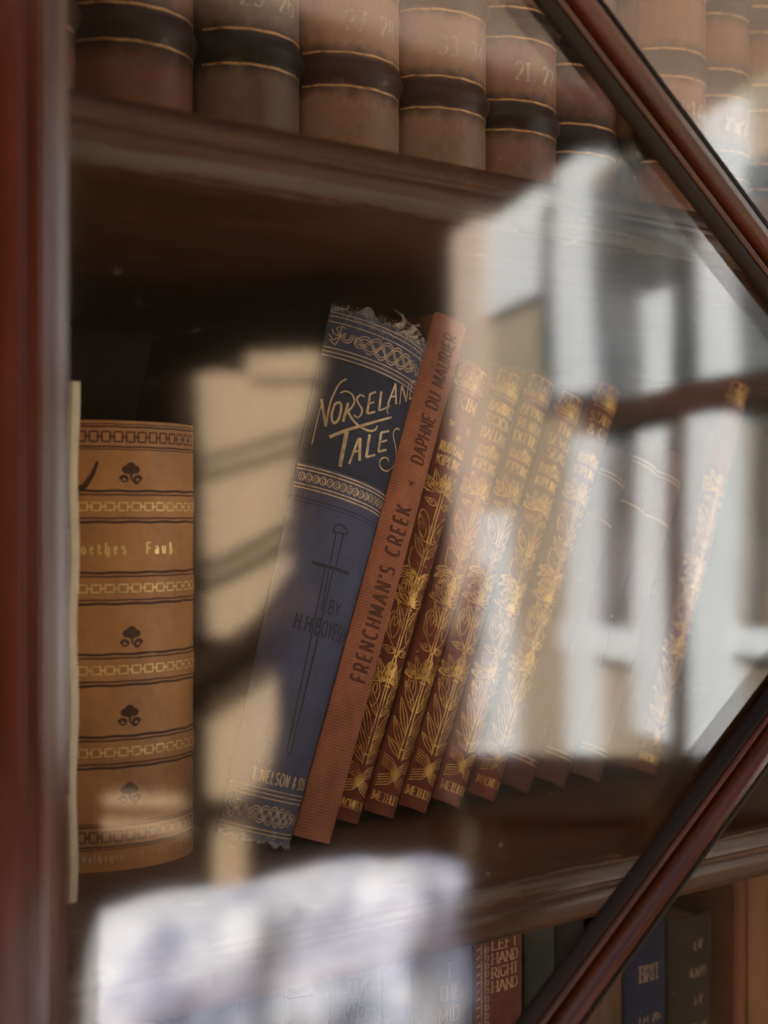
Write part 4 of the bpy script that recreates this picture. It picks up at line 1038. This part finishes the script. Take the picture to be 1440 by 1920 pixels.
SW.member('window_post', 1322, 1378, 205, 770, M['white'], shop, 0.008, 0.05)
SW.member('window_post', 1500, 1570, 150, 770, M['white'], shop, 0.008, 0.05)
SW.member('blind_slat', 1196, 1250, 545, 745, M['white'], shop, 0.002, 0.006)
SW.member('dull_pane', 1320, 1640, 300, 760, M['pane'], shop, -0.006, 0.008, 1400)
SW.member('transom_beam', 1112, 1640, 690, 752, M['brown_beam'], shop, 0.018, 0.05, 1440)
SW.member('dull_pane', 1076, 1264, 800, 1180, M['pane'], shop, -0.006, 0.008, 1160)
SW.member('window_post', 1078, 1122, 815, 1480, M['white'], shop, 0.008, 0.05)
SW.member('window_post', 1196, 1262, 805, 1385, M['white'], shop, 0.008, 0.05)
SW.member('door_edge', 1264, 1302, 780, 1420, M['brown_beam'], shop, 0.010, 0.05)
SW.member('window_post', 1302, 1382, 775, 1450, M['white'], shop, 0.009, 0.05)
SW.member('dull_pane', 1382, 1640, 780, 1190, M['pane'], shop, -0.006, 0.008, 1420)
SW.member('window_rail', 1064, 1196, 1170, 1228, M['white'], shop, 0.006, 0.04)
SW.member('window_rail', 1382, 1640, 1180, 1232, M['white'], shop, 0.006, 0.04, 1430)
SW.member('window_post', 1560, 1640, 775, 1450, M['white'], shop, 0.009, 0.05)
for k, (a, b_, m_) in enumerate(((1392, 1404, 'ochre_wall'), (1406, 1420, 'pane'), (1424, 1436, 'brown_beam'), (1440, 1454, 'ochre_wall'))):
    SW.member('displayed_book', a, b_, 800 + 20 * (k % 2), 1186, M[m_], shop, 0.003, 0.006, bev=0.001)
tag(shop, 'white-painted shop window with brown transom, mirrored blurred in the glass', 'shop window')

HW = Wall(1200, 1.42, (0.794, -0.607))
chest = empty('chest', HW.o + Vector((0, 0, ZG)))  # dark box added so the mirrored brightness stops at its lid
HW.member('front_board', 905, 1640, 1532, 1800, M['fence'], chest, 0.0, 0.03, 1200)
HW.member('lid', 885, 1660, 1516, 1531, M['fence'], chest, 0.02, 0.34, 1200)
HW.member('lower_board', 905, 1640, 1802, 2900, M['fence'], chest, 0.0, 0.03, 1200)
tag(chest, 'dark stained chest added to end the bright shop window, mirrored in the glass', 'chest')

FW = Wall(600, 3.1, (0.95, -0.05))
fence = empty('added_fence', FW.o + Vector((0, 0, ZG)))  # fence added to darken the reflection and keep mirrored sky out
fq0 = FW.qz(-250, 970)[0]; fq1 = FW.qz(1500, 970)[0]
fq0, fq1 = min(fq0, fq1) - 2.6, max(fq0, fq1)
nb_ = 46
random.seed(11)
for k in range(nb_):
    a = fq0 + (fq1 - fq0) * k / nb_; b_ = fq0 + (fq1 - fq0) * (k + 1) / nb_
    FW.slab('board', a + 0.002, b_ - 0.002, -1.14, FW.qz(600, 70)[1] + random.uniform(-.02, .02), M['fence'], fence, random.uniform(0, .004), 0.022, 0.002)
for z in (-0.6, 0.3): FW.slab('rail', fq0, fq1, z, z + 0.08, M['fence'], fence, -0.024, 0.03)
tag(fence, 'dark board fence added to darken the reflection over the books', 'fence')

house = empty('added_wall', (1.5, -4.2, ZG))  # wall added out of view: mirrors as a pale veil, blocks blue sky
def hbox(name, x0, x1, z0, z1, y0, y1, mat, bev=0.01): return box(name, (x0, x1, y0, y1, z0, z1), mat, house, bev)
hbox('render_coat', -7, 7, 0.001, 5.6, -0.3, 0.0, M['house'])
hbox('string_course', -7.02, 7.02, 3.05, 3.2, 0.002, 0.05, M['cream_wall'])
hbox('coping', -7.1, 7.1, 5.602, 5.72, -0.36, 0.08, M['brown_beam'])
tag(house, 'pale rendered house wall added for the grey veil mirrored over the upper volumes', 'wall')

CW = Wall(450, 2.3, (0.7, -0.7))
chair = empty('stand_in_chair', CW.o + Vector((0, 0, ZG)))  # chair made up; slats follow the outline of a tan reflected patch
def slat(quad):
    v = []
    for pr in (0.0, -0.02):
        for px, py in quad:
            q, z = CW.qz(px, py); v.append(CW.o + CW.d * q + Vector((0, 0, z)) + CW.out * pr - chair.location)
    n = len(quad); f = [tuple(range(n)), tuple(range(2 * n - 1, n - 1, -1))] + [(i, n + i, n + (i + 1) % n, (i + 1) % n) for i in range(n)]
    obj('back_slat', v, f, M['chairwood'], chair)
slat([(376, 700), (420, 690), (560, 695), (596, 720), (565, 800), (545, 920), (545, 1060), (490, 1130), (430, 1195), (385, 1190)])
slat([(385, 1300), (470, 1240), (512, 1250), (512, 1370), (488, 1460), (440, 1500), (388, 1492)])
CW.member('front_leg', 398, 456, 1535, 2400, M['chairwood'], chair, 0.0, 0.03)
CW.member('top_rail', 470, 606, 655, 705, M['chairwood'], chair, 0.012, 0.03, bev=0.006)
CW.member('arm_rest', 195, 362, 1492, 1560, M['chairwood'], chair, 0.02, 0.05, bev=0.008)
CW.member('frame_post', 342, 374, 700, 2400, M['iron'], chair, 0.014, 0.02)
def strut(pa, pb, w=0.012):
    qa, za = CW.qz(*pa); qb, zb = CW.qz(*pb)
    a = CW.o + CW.d * qa + Vector((0, 0, za)) + CW.out * 0.025 - chair.location; b_ = CW.o + CW.d * qb + Vector((0, 0, zb)) + CW.out * 0.025 - chair.location
    d = (b_ - a).normalized(); s_ = d.cross(CW.out).normalized()
    n = 10; extrude('strut', [(w * math.cos(2 * math.pi * i / n), w * math.sin(2 * math.pi * i / n)) for i in range(n)], a, b_, s_, CW.out, M['iron'], chair)
strut((350, 870), (600, 790), 0.005); strut((350, 1080), (600, 950), 0.007); strut((340, 1290), (600, 1110), 0.030); strut((200, 1512), (520, 1512), 0.010)
tag(chair, 'made-up pale wooden chair with dark struts for the tan patch mirrored in the glass', 'chair')

# white cloth bundled on a small table
LW = Wall(520, 1.25, (0.86, -0.5))
tb = empty('side_table', LW.o + Vector((0, 0, ZG)))
qa, za = LW.qz(175, 2010); qb, _ = LW.qz(880, 2010); qa, qb = min(qa, qb), max(qa, qb)
zt = LW.qz(520, 2300)[1]
o = LW.slab('table_top', qa - .03, qb + .03, zt - .025, zt, M['fence'], tb, 0.02, 0.26)
for q in (qa, qb):
    for pr in (0.0, -0.19): LW.slab('leg', q - .015, q + .015, ZG + 0.001, zt - .026, M['fence'], tb, pr, 0.03)
tag(tb, 'dark side table under the white cloth', 'table')
cl_o = LW.o + LW.d * ((qa + qb) / 2) + Vector((0, 0, zt))
top_px = [(165, 1790), (190, 1712), (300, 1685), (400, 1672), (560, 1642), (700, 1622), (800, 1608), (878, 1606), (888, 1640)]
tq = [LW.qz(*p) for p in top_px]; tq.sort()
def top_z(q):
    if q <= tq[0][0]: return tq[0][1]
    for (a, za_), (b_, zb_) in zip(tq, tq[1:]):
        if q <= b_: return za_ + (zb_ - za_) * (q - a) / (b_ - a)
    return tq[-1][1]
cv = []; cf = []; nu, nv = 90, 46
qm = (qa + qb) / 2; c0 = tq[0][0]; c1 = tq[-1][0]
for j in range(nv + 1):
    for i in range(nu + 1):
        q = c0 + (c1 - c0) * i / nu; H_ = max(0.012, top_z(q) - zt)
        s_ = j / nv                                             # 0 front foot .. 1 back foot, over the top
        if s_ < 0.5: y = 0.10 - 0.09 * (s_ / 0.5) ** 3; z = H_ * math.sin(math.pi * s_) ** 0.55
        else: y = 0.01 - 0.16 * ((s_ - 0.5) / 0.5) ** 0.6; z = H_ * max(0, math.sin(math.pi * s_)) ** 0.7
        xr = (i / nu - 0.5) * 2
        y = y * (1 - 0.45 * abs(xr) ** 6)
        fold = 0.034 * noise.noise((q * 8.5 + 3.1, z * 10, 3.0)) + 0.016 * noise.noise((q * 22, z * 15 + q * 12, 6.0)) + 0.005 * noise.noise((q * 60, z * 45, 9.0)) + 0.007 * math.sin(q * 38 - z * 55)
        ss = lambda a_, b2, x_: (lambda k_: k_ * k_ * (3 - 2 * k_))(max(0.0, min(1.0, (x_ - a_) / (b2 - a_))))
        y += (0.075 * (1 - ss(-0.24, 0.16, xr + 0.25 * (z / 0.3 - 0.5))) + 0.06 * ss(0.42, 0.62, xr)) * math.sin(math.pi * min(1, s_ * 1.3)) ** 0.7 * (1 - 0.8 * min(1, z / H_))
        y += fold * math.sin(math.pi * min(1, s_ * 1.4)) ** 0.6
        z *= 1 + 0.012 * noise.noise((q * 14, y * 14, 1.0))
        p = LW.d * (q - qm) + LW.out * y + Vector((0, 0, z + 0.001)); cv.append(p)
for j in range(nv):
    for i in range(nu):
        a = j * (nu + 1) + i; cf.append((a, a + 1, a + nu + 2, a + nu + 1))
ringi = list(range(nu + 1)) + [j * (nu + 1) + nu for j in range(1, nv + 1)] + [nv * (nu + 1) + i for i in range(nu - 1, -1, -1)] + [j * (nu + 1) for j in range(nv - 1, 0, -1)]
cf.append(tuple(ringi[::-1]))
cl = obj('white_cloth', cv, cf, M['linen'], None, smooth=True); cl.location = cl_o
tag(cl, 'rumpled white and lavender-grey linen cloth mirrored blurred in the lower glass', 'cloth')
